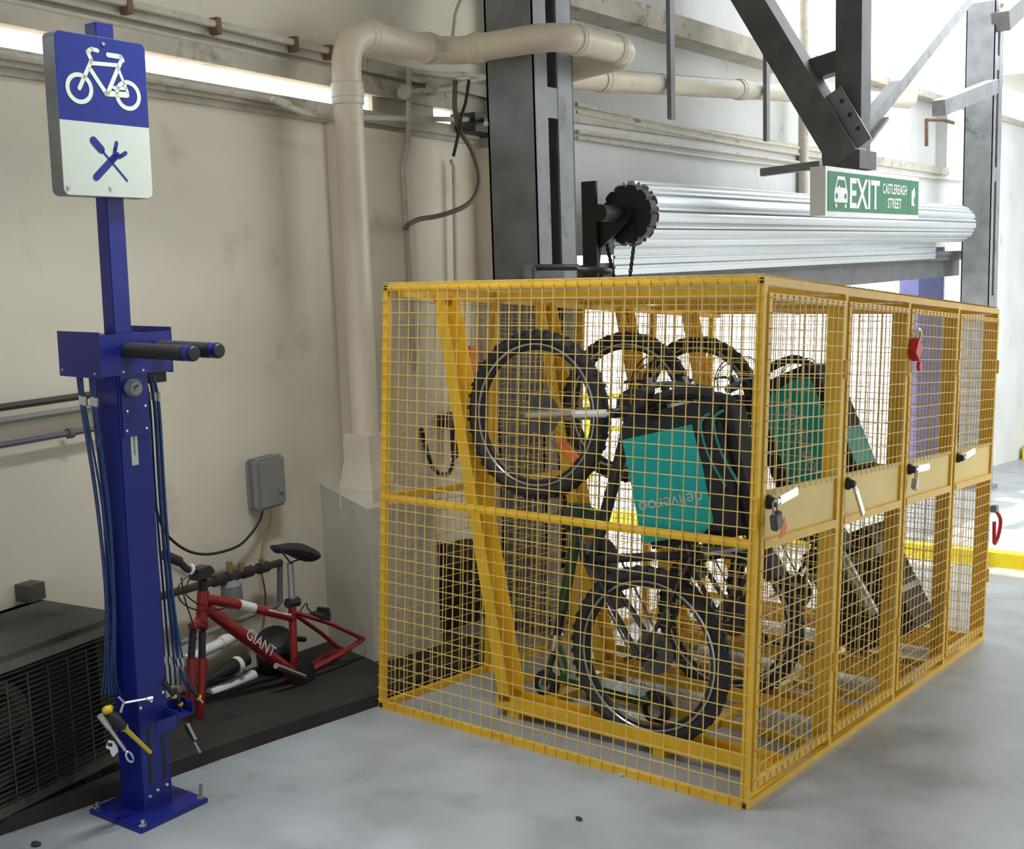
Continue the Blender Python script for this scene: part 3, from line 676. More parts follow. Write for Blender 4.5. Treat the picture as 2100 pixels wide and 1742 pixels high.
    b = MB(); b.obox(V((FX-.20, .0, .065)), V((.05, 0, -.014)), V((0, .012, 0)), V((.006, 0, .016))); mk('reflector', b, M_orange, **k)
    return t
CM = CAGE.to_4x4()
def bay(i, rear=(-.556, .357), front=(-1.10, 1.24), dy=0):
    o = V((rear[0], .30+i*Q+dy, rear[1])); u = V((front[0]-rear[0], 0, front[1]-rear[1])); return CM @ bmat(o, u, (1, 0, .5))
g = 'bicycles stored upright in the cage'
b1 = bicycle('black mountain bike with silver fork upright in the nearest cage bay', bay(0), group=g)
b2 = bicycle('dark bicycle with black fork upright in the second cage bay', bay(1, (-.58, .36), (-1.11, 1.235)), fork_m=M_plastic, rim=M_greyl, group=g)
b3 = bicycle('dark bicycle with rear box upright in the third cage bay', bay(2, (-.60, .355), (-1.13, 1.225)), fork_m=M_alu, rim=M_greyl, group=g)

# ------------------------------------------------------------------ delivery bags
def bagm(c, ang, yaw=0):
    return CM @ Matrix.Translation(V(c)) @ Matrix.Rotation(math.radians(yaw), 4, 'Z') @ Matrix.Rotation(math.radians(-ang), 4, 'Y')
def rbox(x0, x1, y0, y1, z0, z1): return MB().box(x0, x1, y0, y1, z0, z1)
def root(name, label, cat, M, group=None):
    t = bpy.data.objects.new(name, None); COL.objects.link(t); put(t, M); return tag(t, label, cat, group)
# bag behind the nearest bike
t = root('delivery_bag', 'teal and black delivery bag hanging in front of the nearest bike frame', 'bag', bagm((-.302, .075, .81), 14.5) @ Matrix.Scale(.9, 4)); k = dict(parent=t, world=False)
mk('body', rbox(-.19, .30, 0, .19, .03, .56), M_fabric, bevel=.035, **k)
pn = mk('teal_panel', MB().prism([(-.17, .06), (.10, .06), (.155, .10), (.155, .30), (.145, .475), (-.17, .475)], (0, .002, 0), (1, 0, 0), (0, 0, 1), (0, -1, 0), .006), M_teal, **k)
mk('lettering', MB().text('deliveroo', .075, (-.01, -.004, .20), (-1, 0, 0), (0, 0, -1), (0, -1, 0), .001), M_greyl, pn, world=False)
for x in (.19, .245):
    b = MB(); b.tube(spline([(x+.04, -.004, .50), (x-.005, -.006, .47), (x, -.006, .35), (x+.045, -.006, .22)], 5), .006, 6); mk('piping', b, M_teald, smooth=True, **k)
b = MB(); b.tube(spline([(-.16, .06, .54), (-.05, .05, .60), (.12, .05, .60), (.28, .06, .54)], 6), .022, 8); mk('carry_strap', b, M_fabric, smooth=True, **k)
# bag in the second bay, leaning towards the doors
t = root('delivery_bag', 'tilted teal delivery bag close behind the first two doors', 'bag', bagm((-.175, 1.0, .96), 25)); k = dict(parent=t, world=False)
mk('body', rbox(-.20, .15, 0, .30, .0, .50), M_fabric, bevel=.03, **k)
pn = mk('teal_panel', MB().prism([(-.12, .04), (.125, .04), (.125, .44), (.06, .455), (-.12, .43)], (0, .002, 0), (1, 0, 0), (0, 0, 1), (0, -1, 0), .006), M_teal, **k)
mk('lettering', MB().text('deliveroo', .082, (.0, -.004, .24), (0, 0, -1), (1, 0, 0), (0, -1, 0), .001), M_greyl, pn, world=False)
mk('side_panel', MB().prism([(.04, .05), (.26, .05), (.26, .20), (.04, .20)], (.149, 0, 0), (0, 1, 0), (0, 0, 1), (1, 0, 0), .005), M_teal, **k)
b = MB(); b.tube(spline([(-.16, .12, .48), (-.1, .1, .55), (.05, .1, .55), (.11, .12, .48)], 6), .018, 8); mk('carry_strap', b, M_fabric, smooth=True, **k)
# dark box in the third bay
t = root('delivery_box', 'bulky dark brown delivery box low behind the second and third doors', 'box', bagm((-.17, 1.72, .17), 30)); k = dict(parent=t, world=False)
mk('body', rbox(-.16, .20, 0, .34, .0, .50), M_box, bevel=.03, **k)
mk('grey_band', rbox(-.162, .202, -.003, .343, .375, .415), M_grey, **k)
mk('lid', rbox(-.165, .205, -.006, .346, .46, .515), M_box, bevel=.02, **k)
mk('reflective_strip', rbox(.199, .204, .02, .32, .18, .205), M_greyl, **k)
# silver battery tube leaning in the second bay
t = single('battery_tube', MB().lathe([(.022, 0), (.027, .01), (.027, .15), (.024, .16), (.027, .17), (.027, .31), (.02, .325)], CAGE @ cy(1793, 1262, 1.5), CAGE @ (cy(1732, 1152, 1.5)-cy(1793, 1262, 1.5)), 14), M_alu, 'silver tube leaning in front of the dark delivery box', 'tube', smooth=True)

# ------------------------------------------------------------------ green kick scooter
SY = .56
t = root('kick_scooter', 'small dark green kick scooter on the cage floor behind the nearest bike', 'scooter', CM @ Matrix.Translation((-.95, SY, 0))); k = dict(parent=t, world=False)
def L_(x, z, y=0): return V((x+.95, y, z))
for nm, x, z in (('front_wheel', -1.20, .062), ('rear_wheel', -.66, .062)):
    b = MB(); b.lathe([(.035, -.017), (.058, -.015), (.062, -.006), (.062, .006), (.058, .015), (.035, .017)], L_(x, z), (0, 1, 0), 22); w_ = mk(nm, b, M_rubber, smooth=True, **k)
    b = MB(); b.lathe([(.030, -.019), (.030, .019)], L_(x, z), (0, 1, 0), 16); mk('wheel_hub', b, M_chrome, w_, smooth=True, world=False)
b = MB(); b.prism([(-1.13+.95, .10), (-.70+.95, .085), (-.66+.95, .105), (-.70+.95, .12), (-1.10+.95, .13)], (0, -.06, 0), (1, 0, 0), (0, 0, 1), (0, 1, 0), .12); mk('deck', b, M_olive, **k)
b = MB(); b.tube([L_(-1.10, .12), L_(-1.155, .24)], .022, 8); b.tube([L_(-1.155, .24), L_(-1.19, .13), L_(-1.20, .062, .03)], .014, 8); b.tube([L_(-1.19, .13), L_(-1.20, .062, -.03)], .014, 8); mk('fork', b, M_olive, smooth=True, **k)
b = MB(); b.tube([L_(-1.165, .22), L_(-1.155, .29)], .03, 12); mk('clamp_collar', b, M_chrome, smooth=True, **k)
b = MB(); b.tube([L_(-1.16, .25), L_(-1.125, .42)], .019, 10); mk('lower_stem', b, M_plastic, smooth=True, **k)
b = MB(); b.tube([L_(-1.128, .40), L_(-1.045, .83)], .024, 10); mk('stem', b, M_olive, smooth=True, **k)
b = MB(); b.tube([L_(-1.045, .83, -.04), L_(-1.045, .83, .04)], .03, 10); b.prism([(-.14, .86), (.02, .83), (-.04, .74), (-.09, .72)], (0, -.03, 0), (1, 0, 0), (0, 0, 1), (0, 1, 0), .06); mk('folding_block', b, M_olive, smooth=True, **k)
b = MB(); b.tube(arc(L_(-.66, .062), (1, 0, 0), (0, 0, 1), .072, 20, 150, 8), .008, 6); mk('rear_mudguard', b, M_plastic, smooth=True, **k)

# ------------------------------------------------------------------ locks
# U-lock lying on the roof
c1 = cy(1104, 556, .32); c2 = cy(1240, 560, .32)
t = root('bike_lock', 'black U-shaped bike lock lying on the cage roof', 'lock', CM @ Matrix.Translation((c1.x, .30, CH+.011))); k = dict(parent=t, world=False)
Lk = c2.x-c1.x
b = MB(); b.obox((0, .06, .040), (.030, 0, 0), (0, .11, 0), (0, 0, .034)); mk('crossbar', b, M_steeld, bevel=.01, **k)
b = MB(); b.obox((-.026, .06, .012), (.02, 0, 0), (0, .112, 0), (0, 0, .012)); mk('crossbar_cap', b, M_plastic, bevel=.005, **k)
b = MB(); b.tube([V((0, -.015, .064)), V((Lk-.10, -.015, .058))] + arc((Lk-.10, .065, .048), (0, -1, 0), (1, 0, 0), .08, 5, 175, 12) + [V((Lk-.10, .145, .018)), V((0, .145, .018))], .0125, 10); mk('shackle', b, M_plastic, smooth=True, **k)
def padlock(label, p, body_m, ang, tagm=None, s=1):
    t = root('padlock', label, 'padlock', CM @ Matrix.Translation(p) @ Matrix.Rotation(math.radians(ang), 4, 'X')); k = dict(parent=t, world=False)
    mk('lock_body', rbox(-.011*s, .011*s, -.022*s, .022*s, -.062*s, -.014*s), body_m, bevel=.004, **k)
    b = MB(); b.tube([V((0, -.014*s, -.02*s))] + arc((0, 0, .01*s), (0, -1, 0), (0, 0, 1), .014*s, 0, 180, 8) + [V((0, .014*s, -.02*s))], .0035*s, 6); mk('shackle', b, M_chrome if not tagm else M_alu, smooth=True, **k)
    if tagm:
        b = MB(); b.prism([(-.005, -.075), (.035, -.045), (.045, -.085), (.02, -.105), (-.02, -.10)], (.012, 0, 0), (0, 1, 0), (0, 0, 1), (1, 0, 0), .002); mk('orange_tag', b, M_orange, **k)
    return t
padlock('grey padlock with an orange tag hanging at the nearest door handle', V((.035, .062, 1.00)), M_steeld, 18, True, 1.15)
padlock('small brass-grey padlock hanging at the third door handle', V((.03, 2*Q+.085, .99)), M_alu, -15)
t = padlock('red padlock hooked high on the mesh of the third door', V((.022, 2*Q+.055, 1.58)), M_redp, -32, None, 1.6)
mk('red_key_cap', MB().lathe([(.02, -.007), (.022, 0), (.02, .007)], (.012, .06, -.105), (1, 0, 0), 14), M_redp, t, world=False, smooth=True)
t = root('cable_lock', 'red and grey cable lock dangling from the far corner post', 'lock', CM @ Matrix.Translation((.03, CL-.01, .62))); k = dict(parent=t, world=False)
b = MB(); b.tube(spline([(0, 0, .08), (.02, .03, .03), (.01, .05, -.05), (0, .02, -.10), (.0, .0, -.05), (0, -.01, .02)], 6), .010, 8); mk('coil', b, M_redp, smooth=True, **k)
b = MB(); b.obox((0, -.02, .09), (.015, 0, 0), (0, .03, 0), (0, 0, .018)); mk('clasp', b, M_grey, bevel=.004, **k)

# ------------------------------------------------------------------ pipes and fittings low on the left wall
for (y0, y1, r, m, lab) in ((835, 815, .013, M_brown, 'dark brown pipe highest of three on the left wall'), (860, 845, .012, M_grey, 'grey pipe in the middle of three on the left wall'), (915, 885, .011, M_purple, 'purple-grey pipe lowest of three on the left wall')):
    z = sz(80, (y0+y1)/2, .04)[1]; b = MB(); b.tube([W(-5.4, .04, z), W(-.62, .04, z)], r, 8)
    if m is M_purple: b.tube([W(-.925, .04, z), W(-.905, .04, z)], .02, 10)
    single('wall_pipe', b, m, lab, 'pipe', smooth=True)
# condenser unit
t = thing('condenser_unit', 'grimy outdoor condenser unit with wire grille behind the blue stand', 'air conditioner', W(-1.75, .25, .15))
z0 = .19; zt_ = .69; s0, s1 = -2.3, -1.12
b = MB(); b.wbox(s0, s1, .05, .08, z0, zt_); b.wbox(s0, s1, .05, .47, zt_-.02, zt_); b.wbox(s0, s1, .08, .46, z0, z0+.03); b.wbox(s1-.03, s1, .08, .46, z0, zt_-.02); mk('casing', b, M_ac, t)
b = MB(); b.wbox(s0, s1-.03, .43, .452, zt_-.06, zt_-.021); mk('front_lip', b, M_lip, t)
b = MB(); b.wbox(s0, s1-.03, .08, .36, z0+.03, zt_-.08); mk('coil_block', b, M_acd, t)
b = MB(); c = W(-1.62, .37, .42); b.ring(c, DW, V((0, 0, 1)), .17, .02, 28, 6); mk('fan_ring', b, M_ac, t)
for k in range(3):
    a = math.radians(120*k+20); d = DW*math.cos(a)+V((0, 0, 1))*math.sin(a); n = NW*.3+d.cross(NW)*.95; b = MB(); b.obox(c+d*.08, d*.075, n.normalized()*.05, NW.cross(n).normalized()*.003); mk('fan_blade', b, M_ac, t)
b = MB()
for k in range(26): z = z0+.02+k*.0165; b.tube([W(s0, .455, z), W(s1-.01, .455, z)], .0022, 4, caps=False)
for k in range(16): s = s0+.05+k*.075; b.tube([W(s, .459, z0+.01), W(s, .459, zt_-.08)], .0026, 4, caps=False)
mk('wire_grille', b, M_ac, t, kind='stuff')
for s in (-2.1, -1.3): b = MB(); b.wbox(s, s+.06, .06, .44, fz(-1.4, .03), z0+.005); mk('foot', b, M_acd, t)
b = MB(); s, z = sz(72, 1215, .06); b.wbox(s-.035, s+.035, 0, .07, z-.03, z+.03); single('wall_lug', b, M_ac, 'small square metal box on the wall above the condenser', 'box')
# grey junction box and its leads
t = thing('control_box', 'grey plastic control box mounted on the wall above the red bike', 'box', W(.17, .0, .75))
sA, zA = sz(522, 945, .06); sB, zB = sz(582, 1032, .06)
b = MB(); b.wbox(sA, sB, .0, .03, zB, zA); mk('back_shell', b, M_grey, t, bevel=.01)
b = MB(); b.wbox(sA-.003, sB+.003, .031, .085, zB-.003, zA+.003); cov = mk('cover', b, M_grey, t, bevel=.014)
b = MB(); p = wl(576, 1007, .085); b.lathe([(.010, 0), (.010, .008), (.006, .010)], p, NW, 12); mk('lock_knob', b, M_steel, cov, smooth=True)
cable('black_lead', [wl(x, y, .05) for x, y in ((538, 1036), (535, 1062), (515, 1095), (485, 1122), (430, 1137), (385, 1130), (345, 1100), (325, 1060), (318, 1030))], .006, M_black, 'black lead sagging from the control box towards the blue stand', n=6)
cable('brown_lead', [wl(x, y, .03) for x, y in ((556, 1036), (553, 1075), (538, 1120), (536, 1170), (544, 1220), (540, 1280), (528, 1310))], .0045, M_brass, 'thin brown lead hanging straight down from the control box', n=6)
# gas pipe with valves
t = thing('gas_pipe', 'dark gas pipe with two valves along the wall behind the red bike', 'pipe', W(-.4, .1, .55))
pa, pb_ = wl(300, 1232, .09), wl(575, 1154, .09)
b = MB(); b.tube([pa, pb_], .017, 9); mk('pipe', b, M_darkpipe, t, smooth=True)
for f in (.50, .60, .72, .85): b = MB(); p = pa+(pb_-pa)*f; d = (pb_-pa).normalized(); b.tube([p-d*.03, p+d*.03], .025, 9); mk('fitting', b, M_darkpipe, t, smooth=True)
for x, y in ((470, 1158), (494, 1160), (537, 1152)): b = MB(); p = wl(x, y, .09); b.tube([p-V((0, 0, .04)), p+V((0, 0, .012))], .014, 8); mk('valve', b, M_brass, t, smooth=True)
b = MB(); b.tube([wl(574, 1156, .09), wl(574, 1180, .09), wl(574, 1235, .09), wl(565, 1245, .09), wl(540, 1250, .06)], .013, 8); mk('riser', b, M_purple, t, smooth=True)
b = MB(); p = wl(474, 1200, .1); b.lathe([(.02, .02), (.045, 0), (.045, -.08), (.02, -.10)], p, (0, 0, 1), 14); mk('regulator', b, M_grey, t, smooth=True)
b = MB(); b.tube([wl(370, 1320, .07), wl(520, 1260, .07)], .012, 8); single('grey_floor_pipe', b, M_grey, 'thin grey pipe low on the wall behind the red bike frame', 'pipe', smooth=True)
t = thing('waste_pipe', 'white plastic waste pipe with black valve low behind the red bike', 'pipe', wl(450, 1400, .08))
b = MB(); b.tube([wl(380, 1355, .08), wl(490, 1302, .08)], .022, 10); b.tube([wl(452, 1320, .08), wl(466, 1313, .08)], .028, 10); mk('upper_pipe', b, M_white, t, smooth=True)
b = MB(); b.tube([wl(400, 1410, .10), wl(440, 1388, .10), wl(462, 1376, .10), wl(505, 1352, .10)], [.016, .02, .036, .030], 12); mk('check_valve', b, M_plastic, t, smooth=True)
b = MB(); b.tube([wl(481, 1368, .10), wl(489, 1364, .10)], .04, 12); mk('white_collar', b, M_white, t, smooth=True)
b = MB(); b.tube([wl(430, 1425, .10), wl(520, 1385, .10)], .024, 10); mk('lower_pipe', b, M_white, t, smooth=True)
# pump
t = thing('sump_pump', 'black pump motor on the slab behind the red bike frame', 'pump', wl(565, 1400, .16))
c = wl(565, 1335, .14)
b = MB(); b.lathe([(.05, -.10), (.085, -.085), (.09, .06), (.07, .085), (.03, .09)], c, (.35, -.3, .9), 18); mk('motor', b, M_plastic, t, smooth=True)
b = MB(); b.lathe([(.04, -.06), (.06, -.05), (.06, .05), (.04, .06)], wl(585, 1405, .18), (.8, -.5, 0), 16); mk('pump_head', b, M_plastic, t, smooth=True)
b = MB(); b.tube([wl(600, 1310, .14), wl(625, 1312, .14)], .012, 8); mk('spout', b, M_plastic, t, smooth=True)
b = MB(); p = wl(703, 1362, .2); b.lathe([(.02, -.02), (.035, -.015), (.035, .015), (.02, .02)], p, (.9, -.4, 0), 16)
single('castor_wheel', b, M_plastic, 'small black castor wheel on the slab at the rear of the red bike', 'wheel', smooth=True)

# ------------------------------------------------------------------ red bike without wheels
RO = .30
def rb(x, y, o=RO): return wl(x, y, o)
t = thing('stripped_bicycle', 'red bike frame without wheels leaning by the wall beside the blue stand', 'bicycle', rb(412, 1475))
ht0, ht1 = rb(417, 1212), rb(413, 1272); bbp = rb(604, 1384); stt = rb(599, 1236)
b = MB(); b.tube([ht0, ht1], .023, 12); b.tube([rb(419, 1228), rb(500, 1243), rb(599, 1268)], [.021, .019, .017], 10); b.tube([rb(423, 1248), rb(500, 1305), bbp], [.024, .027, .024], 12)
b.tube([stt, rb(601, 1300), bbp], .017, 10); b.tube([bbp-NW*.04, bbp+NW*.04], .024, 12)
fr = mk('frame', b, M_red, t, smooth=True)
d1, d2 = rb(745, 1311, .34), rb(697, 1332, .26)
b = MB(); b.tube([rb(604, 1256, .32), rb(680, 1280, .34), d1], .010, 8); b.tube([rb(606, 1262, .28), rb(660, 1300, .26), d2], .010, 8); mk('seat_stays', b, M_red, fr, smooth=True)
b = MB(); b.tube([rb(618, 1385, .32), rb(690, 1347, .34), d1], .012, 8); b.tube([rb(622, 1375, .28), d2], .012, 8); mk('chain_stays', b, M_red, fr, smooth=True)
dn = (bbp-rb(423, 1248)).normalized(); nn = NW
b = MB(); b.text('GIANT', .062, rb(524, 1318)+NW*.029, dn, nn.cross(dn), nn, 0, 1.1); mk('lettering', b, M_white, fr)
b = MB(); tt = (rb(599, 1268)-rb(419, 1228)).normalized(); p_ = rb(564, 1255)+NW*.0185
b.obox(p_-tt*.012, tt*.048, nn.cross(tt)*.0035, nn*.002); b.obox(p_+tt*.054, tt*.014, nn.cross(tt)*.0045, nn*.002); b.ball(p_+tt*.080, .005, .005, .005, 8, 6)
mk('small_decal', b, M_cream, fr)
b = MB(); b.tube([rb(489, 1240), rb(520, 1248)], .0205, 10); mk('white_decal', b, M_white, fr, smooth=True)
b = MB(); b.tube([ht1, rb(411, 1278)], .026, 12); b.tube([rb(393, 1288), rb(404, 1280), rb(420, 1284)], .020, 10); fk = mk('fork_crown', b, M_red, t, smooth=True)
for (x0, y0, x1, y1, x2, y2) in ((396, 1292, 392, 1350, 392, 1462), (415, 1294, 414, 1350, 411, 1474)):
    b = MB(); b.tube([rb(x0, y0), rb(x1, y1)], .014, 10); mk('stanchion', b, M_plastic, fk, smooth=True)
    b = MB(); b.tube([rb(x1, y1), rb((x1+x2)/2-1, (y1+y2)/2), rb(x2, y2)], [.020, .019, .013], 10); lg = mk('fork_leg', b, M_red, fk, smooth=True)
b = MB(); b.tube([ht0, rb(415, 1190)], .018, 10); b.tube([rb(415, 1185), rb(434, 1168)], .016, 8); b.obox(rb(410, 1175), DW*.035, NW*.025, V((0, 0, .022))); mk('stem', b, M_plastic, t, smooth=True)
b = MB(); b.tube(spline([rb(410, 1172), rb(385, 1168), rb(365, 1150), rb(345, 1140)], 4), .014, 8); hb = mk('handlebar', b, M_plastic, t, smooth=True)
b = MB(); b.tube([rb(368, 1152), rb(335, 1138)], .019, 8); mk('grip', b, M_rubber, hb, smooth=True)
b = MB(); b.tube([rb(388, 1168), rb(392, 1168)], .022, 10); mk('white_ring', b, M_white, hb, smooth=True)
for pts in (((388, 1178), (365, 1205), (372, 1235), (405, 1252), (450, 1250), (480, 1240)), ((372, 1185), (378, 1225), (390, 1262), (396, 1282)), ((392, 1180), (380, 1215), (400, 1236), (420, 1243))):
    b = MB(); b.tube(spline([rb(x, y, .34) for x, y in pts], 5), .003, 5); mk('brake_cable', b, M_black, hb, smooth=True)
b = MB(); b.tube([stt, rb(595, 1156)], .0145, 10); mk('seat_post', b, M_alu, t, smooth=True)
b = MB(); b.tube([rb(590, 1238), rb(610, 1234)], .022, 8); mk('seat_clamp', b, M_plastic, t, smooth=True)
b = MB(); sc = rb(600, 1130); vs, fs = [], []; dS = (rb(640, 1134)-rb(560, 1112)).normalized(); uS = NW.cross(dS)
for (x, zo, h, wd) in ((-.135, .008, .010, .012), (-.10, .010, .018, .026), (-.03, -.005, .024, .038), (.04, -.006, .034, .062), (.10, .0, .032, .075), (.125, -.002, .02, .06)):
    for a in range(12):
        an = 2*math.pi*a/12; vs.append(sc+dS*x+NW*(wd*math.cos(an))+uS*(-zo+h*math.sin(an)))
for i in range(5):
    for a in range(12): fs.append([i*12+a, i*12+(a+1) % 12, i*12+12+(a+1) % 12, i*12+12+a])
fs += [list(range(12)), list(range(60, 72))]
b.add(vs, fs); sd_ = mk('saddle', b, M_rubber, t, smooth=True)
b = MB()
for o_ in (.275, .325): b.tube([rb(572, 1124, o_), rb(595, 1154, o_), rb(632, 1142, o_)], .004, 5)
mk('saddle_rails', b, M_plastic, sd_, smooth=True)
b = MB(); b.tube([rb(566, 1366, .36), rb(624, 1388, .36)], [.013, .011], 10); ck = mk('crank_arm', b, M_chrome, t, smooth=True)
b = MB(); b.lathe([(.075, -.002), (.075, .002), (.03, .004)], bbp+NW*.05, NW, 24); mk('chainring', b, M_plastic, t)
b = MB(); p = rb(655, 1263, .31); b.obox(p, DW*.03, NW*.04, V((0, 0, .012))); b.obox(p+DW*.03, DW*.008, NW*.03, V((0, 0, .028))); b.tube(spline([rb(615, 1255, .33), rb(628, 1238, .33), rb(632, 1250, .33), rb(648, 1262, .33)], 5), .003, 5); mk('rear_brake', b, M_plastic, t)

# ------------------------------------------------------------------ blue repair stand
SO = V((-1.539, -1.207, fz(-1.207))); SD = V((.0144, .0108, 1)).normalized()
SX = (V((1, 0, 0))-SD*SD.x).normalized(); SYv = SD.cross(SX)
SM = Matrix((SX, SYv, SD)).transposed()
st = thing('repair_stand', 'tall blue bicycle repair stand with sign, two grips and hanging tools', 'repair stand', SO, SM)
def SL(x, y, xl):                                   # pixel -> stand frame on the plane x = xl
    p = hit(x, y, SX, SX.dot(SO)+xl); return SM.transposed() @ (p-SO)
def SLy(x, y, yl):
    p = hit(x, y, SYv, SYv.dot(SO)+yl); return SM.transposed() @ (p-SO)
def sp(name, b, m, parent=st, **k): return mk(name, b, m, parent, world=False, **k)
# base plate lies on the ramp
F = SM.transposed() @ CAGE
def fr_(x, y, h): return F @ V((x, y, h))
cs = [SM.transposed() @ (fl(x, y, .015)-SO) for x, y in ((183, 1660), (290, 1702), (427, 1637), (318, 1598))]
b = MB(); up_ = (SM.transposed() @ NF)*.016
b.add([p-up_*1.2 for p in cs]+[p for p in cs], [(3,2,1,0), (4,5,6,7), (0,1,5,4), (1,2,6,5), (2,3,7,6), (3,0,4,7)]); bp_ = sp('base_plate', b, M_blue, bevel=.002)
cc = sum((p for p in cs), V())/4
for i, p in enumerate(cs):
    q = p+(cc-p)*.13; b = MB(); b.lathe([(.013, 0), (.013, .008), (.006, .009), (.006, .022 if i != 2 else .05)], q, NF, 8); sp('anchor_bolt', b, M_steel if i == 2 else M_chrome, bp_)
bx = .06
b = MB(); b.box(-bx, bx, -.056, .056, -.01, 1.50); sp('body', b, M_blue, bevel=.004)
b = MB(); b.box(bx, bx+.004, -.045, .050, 1.22, 1.44); fp_ = sp('cover_plate', b, M_blue)
for y_, z_ in ((-.035, 1.42), (.035, 1.42), (-.035, 1.24), (.035, 1.24), (-.03, 1.30), (.035, 1.31), (.005, 1.385)):
    b = MB(); b.lathe([(.005, 0), (.004, .004)], (bx+.004, y_, z_), (1, 0, 0), 8); sp('screw', b, M_chrome, fp_)
p = SL(268, 795, bx); b = MB(); b.lathe([(.026, 0), (.027, .022), (.025, .026), (.022, .024)], (bx, p.y, p.z), (1, 0, 0), 22); gg = sp('pressure_gauge', b, M_steel, smooth=True)
b = MB(); b.lathe([(.021, 0), (.021, .002)], (bx+.0245, p.y, p.z), (1, 0, 0), 22); sp('gauge_face', b, M_grey, gg)
b = MB(); b.obox((bx+.028, p.y, p.z+.004), (.0005, 0, 0), (0, .008, .004), (0, -.001, .002)); sp('gauge_needle', b, M_black, gg)
p, q = SL(266, 880, bx), SL(284, 953, bx); b = MB(); b.box(bx, bx+.002, p.y, q.y, q.z, p.z); stk = sp('sticker', b, M_signw)
b = MB(); zz = p.z-.02
while zz > q.z+.035: hh = random.uniform(.002, .005); b.box(bx+.002, bx+.0026, (p.y+q.y)/2-.0025, (p.y+q.y)/2+.0025, zz-hh, zz); zz -= hh+.002
sp('faded_print', b, M_steeld, stk, kind='stuff')
for y_, z0_, z1_ in ((-.022, .10, .29), (.030, .10, .30)):
    b = MB(); b.box(bx-.001, bx+.0012, y_-.006, y_+.006, z0_, z1_); sp('slot', b, M_black)
for y_, z_ in ((-.045, .36), (-.005, .37), (.04, .385), (-.03, .06), (0, .07), (.035, .075)):
    b = MB(); b.lathe([(.006, 0), (.005, .004)], (bx, y_, z_), (1, 0, 0), 8); sp('rivet', b, M_chrome)
# wheel chock bracket on the lower right
p, q = SL(313, 1487, .10), SL(358, 1510, .10); r_ = SL(398, 1468, .10)
b = MB(); b.box(.118, .122, p.y, q.y, p.z-.030, p.z+.012); b.box(bx, .122, q.y-.004, q.y, p.z-.030, p.z+.012); b.box(.030, .034, q.y, r_.y, p.z-.012, p.z+.030); b.box(.030, .122, q.y, q.y+.004, p.z-.02, p.z+.02); b.box(.030, .10, r_.y-.004, r_.y, p.z-.012, p.z+.030); b.box(.034, .10, q.y+.004, r_.y-.004, p.z-.014, p.z-.010)
sp('tool_bracket', b, M_blue)
# tool box head
b = MB(); zb, zt2 = 1.405, 1.535; T = .004
b.box(-.15, bx+.008, -.112, -.108, zb, zt2+.008); b.box(bx+.004, bx+.008, -.108, .145, zb+.005, zt2); b.box(-.15, bx+.008, .141, .145, zb, zt2+.012); b.box(-.15, -.146, -.108, .141, zb, zt2-.03); b.box(-.146, bx+.004, -.108, .141, zt2-.012, zt2-.008)
hd_ = sp('tool_head', b, M_blue)
for x_, z_ in ((-.13, 1.425), (.04, 1.42)): b = MB(); b.lathe([(.005, 0), (.004, .004)], (x_, -.112, z_), (0, -1, 0), 8); sp('screw', b, M_chrome, hd_)
b = MB(); b.box(-.14, .05, .06, .13, 1.375, 1.41); sp('cable_box', b, M_black, hd_)
# post and sign
b = MB(); b.box(-.028, .028, -.030, .030, 1.45, 2.445); sp('sign_post', b, M_blue, bevel=.002)
xs = .034
TL, TR, BR, BL = [SL(x, y, xs+.022) for x, y in ((113, 60), (297, 93), (313, 405), (130, 401))]
def bil(u, v_): return TL*(1-u)*v_ + TR*u*v_ + BR*u*(1-v_) + BL*(1-u)*(1-v_)
y0s, y1s = (TL.y+BL.y)/2, (TR.y+BR.y)/2; z0s, z1s = (BL.z+BR.z)/2, (TL.z+TR.z)/2
def rrect(y0, y1, z0, z1, r, n=5):
    out = []
    for (cy_, cz_, a0) in ((y1-r, z1-r, 0), (y0+r, z1-r, 90), (y0+r, z0+r, 180), (y1-r, z0+r, 270)):
        for k in range(n+1): a = math.radians(a0+90*k/n); out.append((cy_+r*math.cos(a), cz_+r*math.sin(a)))
    return out
EX = (1, 0, 0)
SYa, SZa = (0, 1, 0), (0, 0, 1)
b = MB(); b.prism(rrect(y0s-.002, y1s+.002, z0s-.002, z1s+.002, .02), (xs-.036, 0, 0), SYa, SZa, EX, .056)
sg = sp('sign_panel', b, M_steel)
zm = (SL(121, 245, xs).z+SL(305, 266, xs).z)/2
lo = [p for p in rrect(y0s, y1s, z0s, z1s, .018) if p[1] < zm]; hi_ = [p for p in rrect(y0s, y1s, z0s, z1s, .018) if p[1] > zm]
b = MB(); b.prism([(y0s, zm)] + lo + [(y1s, zm)], (xs+.020, 0, 0), SYa, SZa, EX, .001); sp('white_field', b, M_signw, sg)
b = MB(); b.prism([(y1s, zm)] + hi_ + [(y0s, zm)], (xs+.020, 0, 0), SYa, SZa, EX, .001); sp('blue_field', b, M_signblue, sg)
xg = xs+.021
def G(x, y): p = SL(x/3, y/3, xg); return (p.y, p.z)
def stroke(b, pts, wd):
    for i in range(len(pts)-1):
        (a, c), (d, e) = pts[i], pts[i+1]; L = math.hypot(d-a, e-c); ux, uy = (d-a)/L, (e-c)/L; h = wd/2
        n = 8; poly = []
        for k in range(n+1): an = math.pi/2+math.pi*k/n; poly.append((a+h*(ux*math.cos(an)-uy*math.sin(an)), c+h*(uy*math.cos(an)+ux*math.sin(an))))
        for k in range(n+1): an = -math.pi/2+math.pi*k/n; poly.append((d+h*(ux*math.cos(an)-uy*math.sin(an)), e+h*(uy*math.cos(an)+ux*math.sin(an))))
        b.prism(poly, (xg, 0, 0), SYa, SZa, EX, .0010)
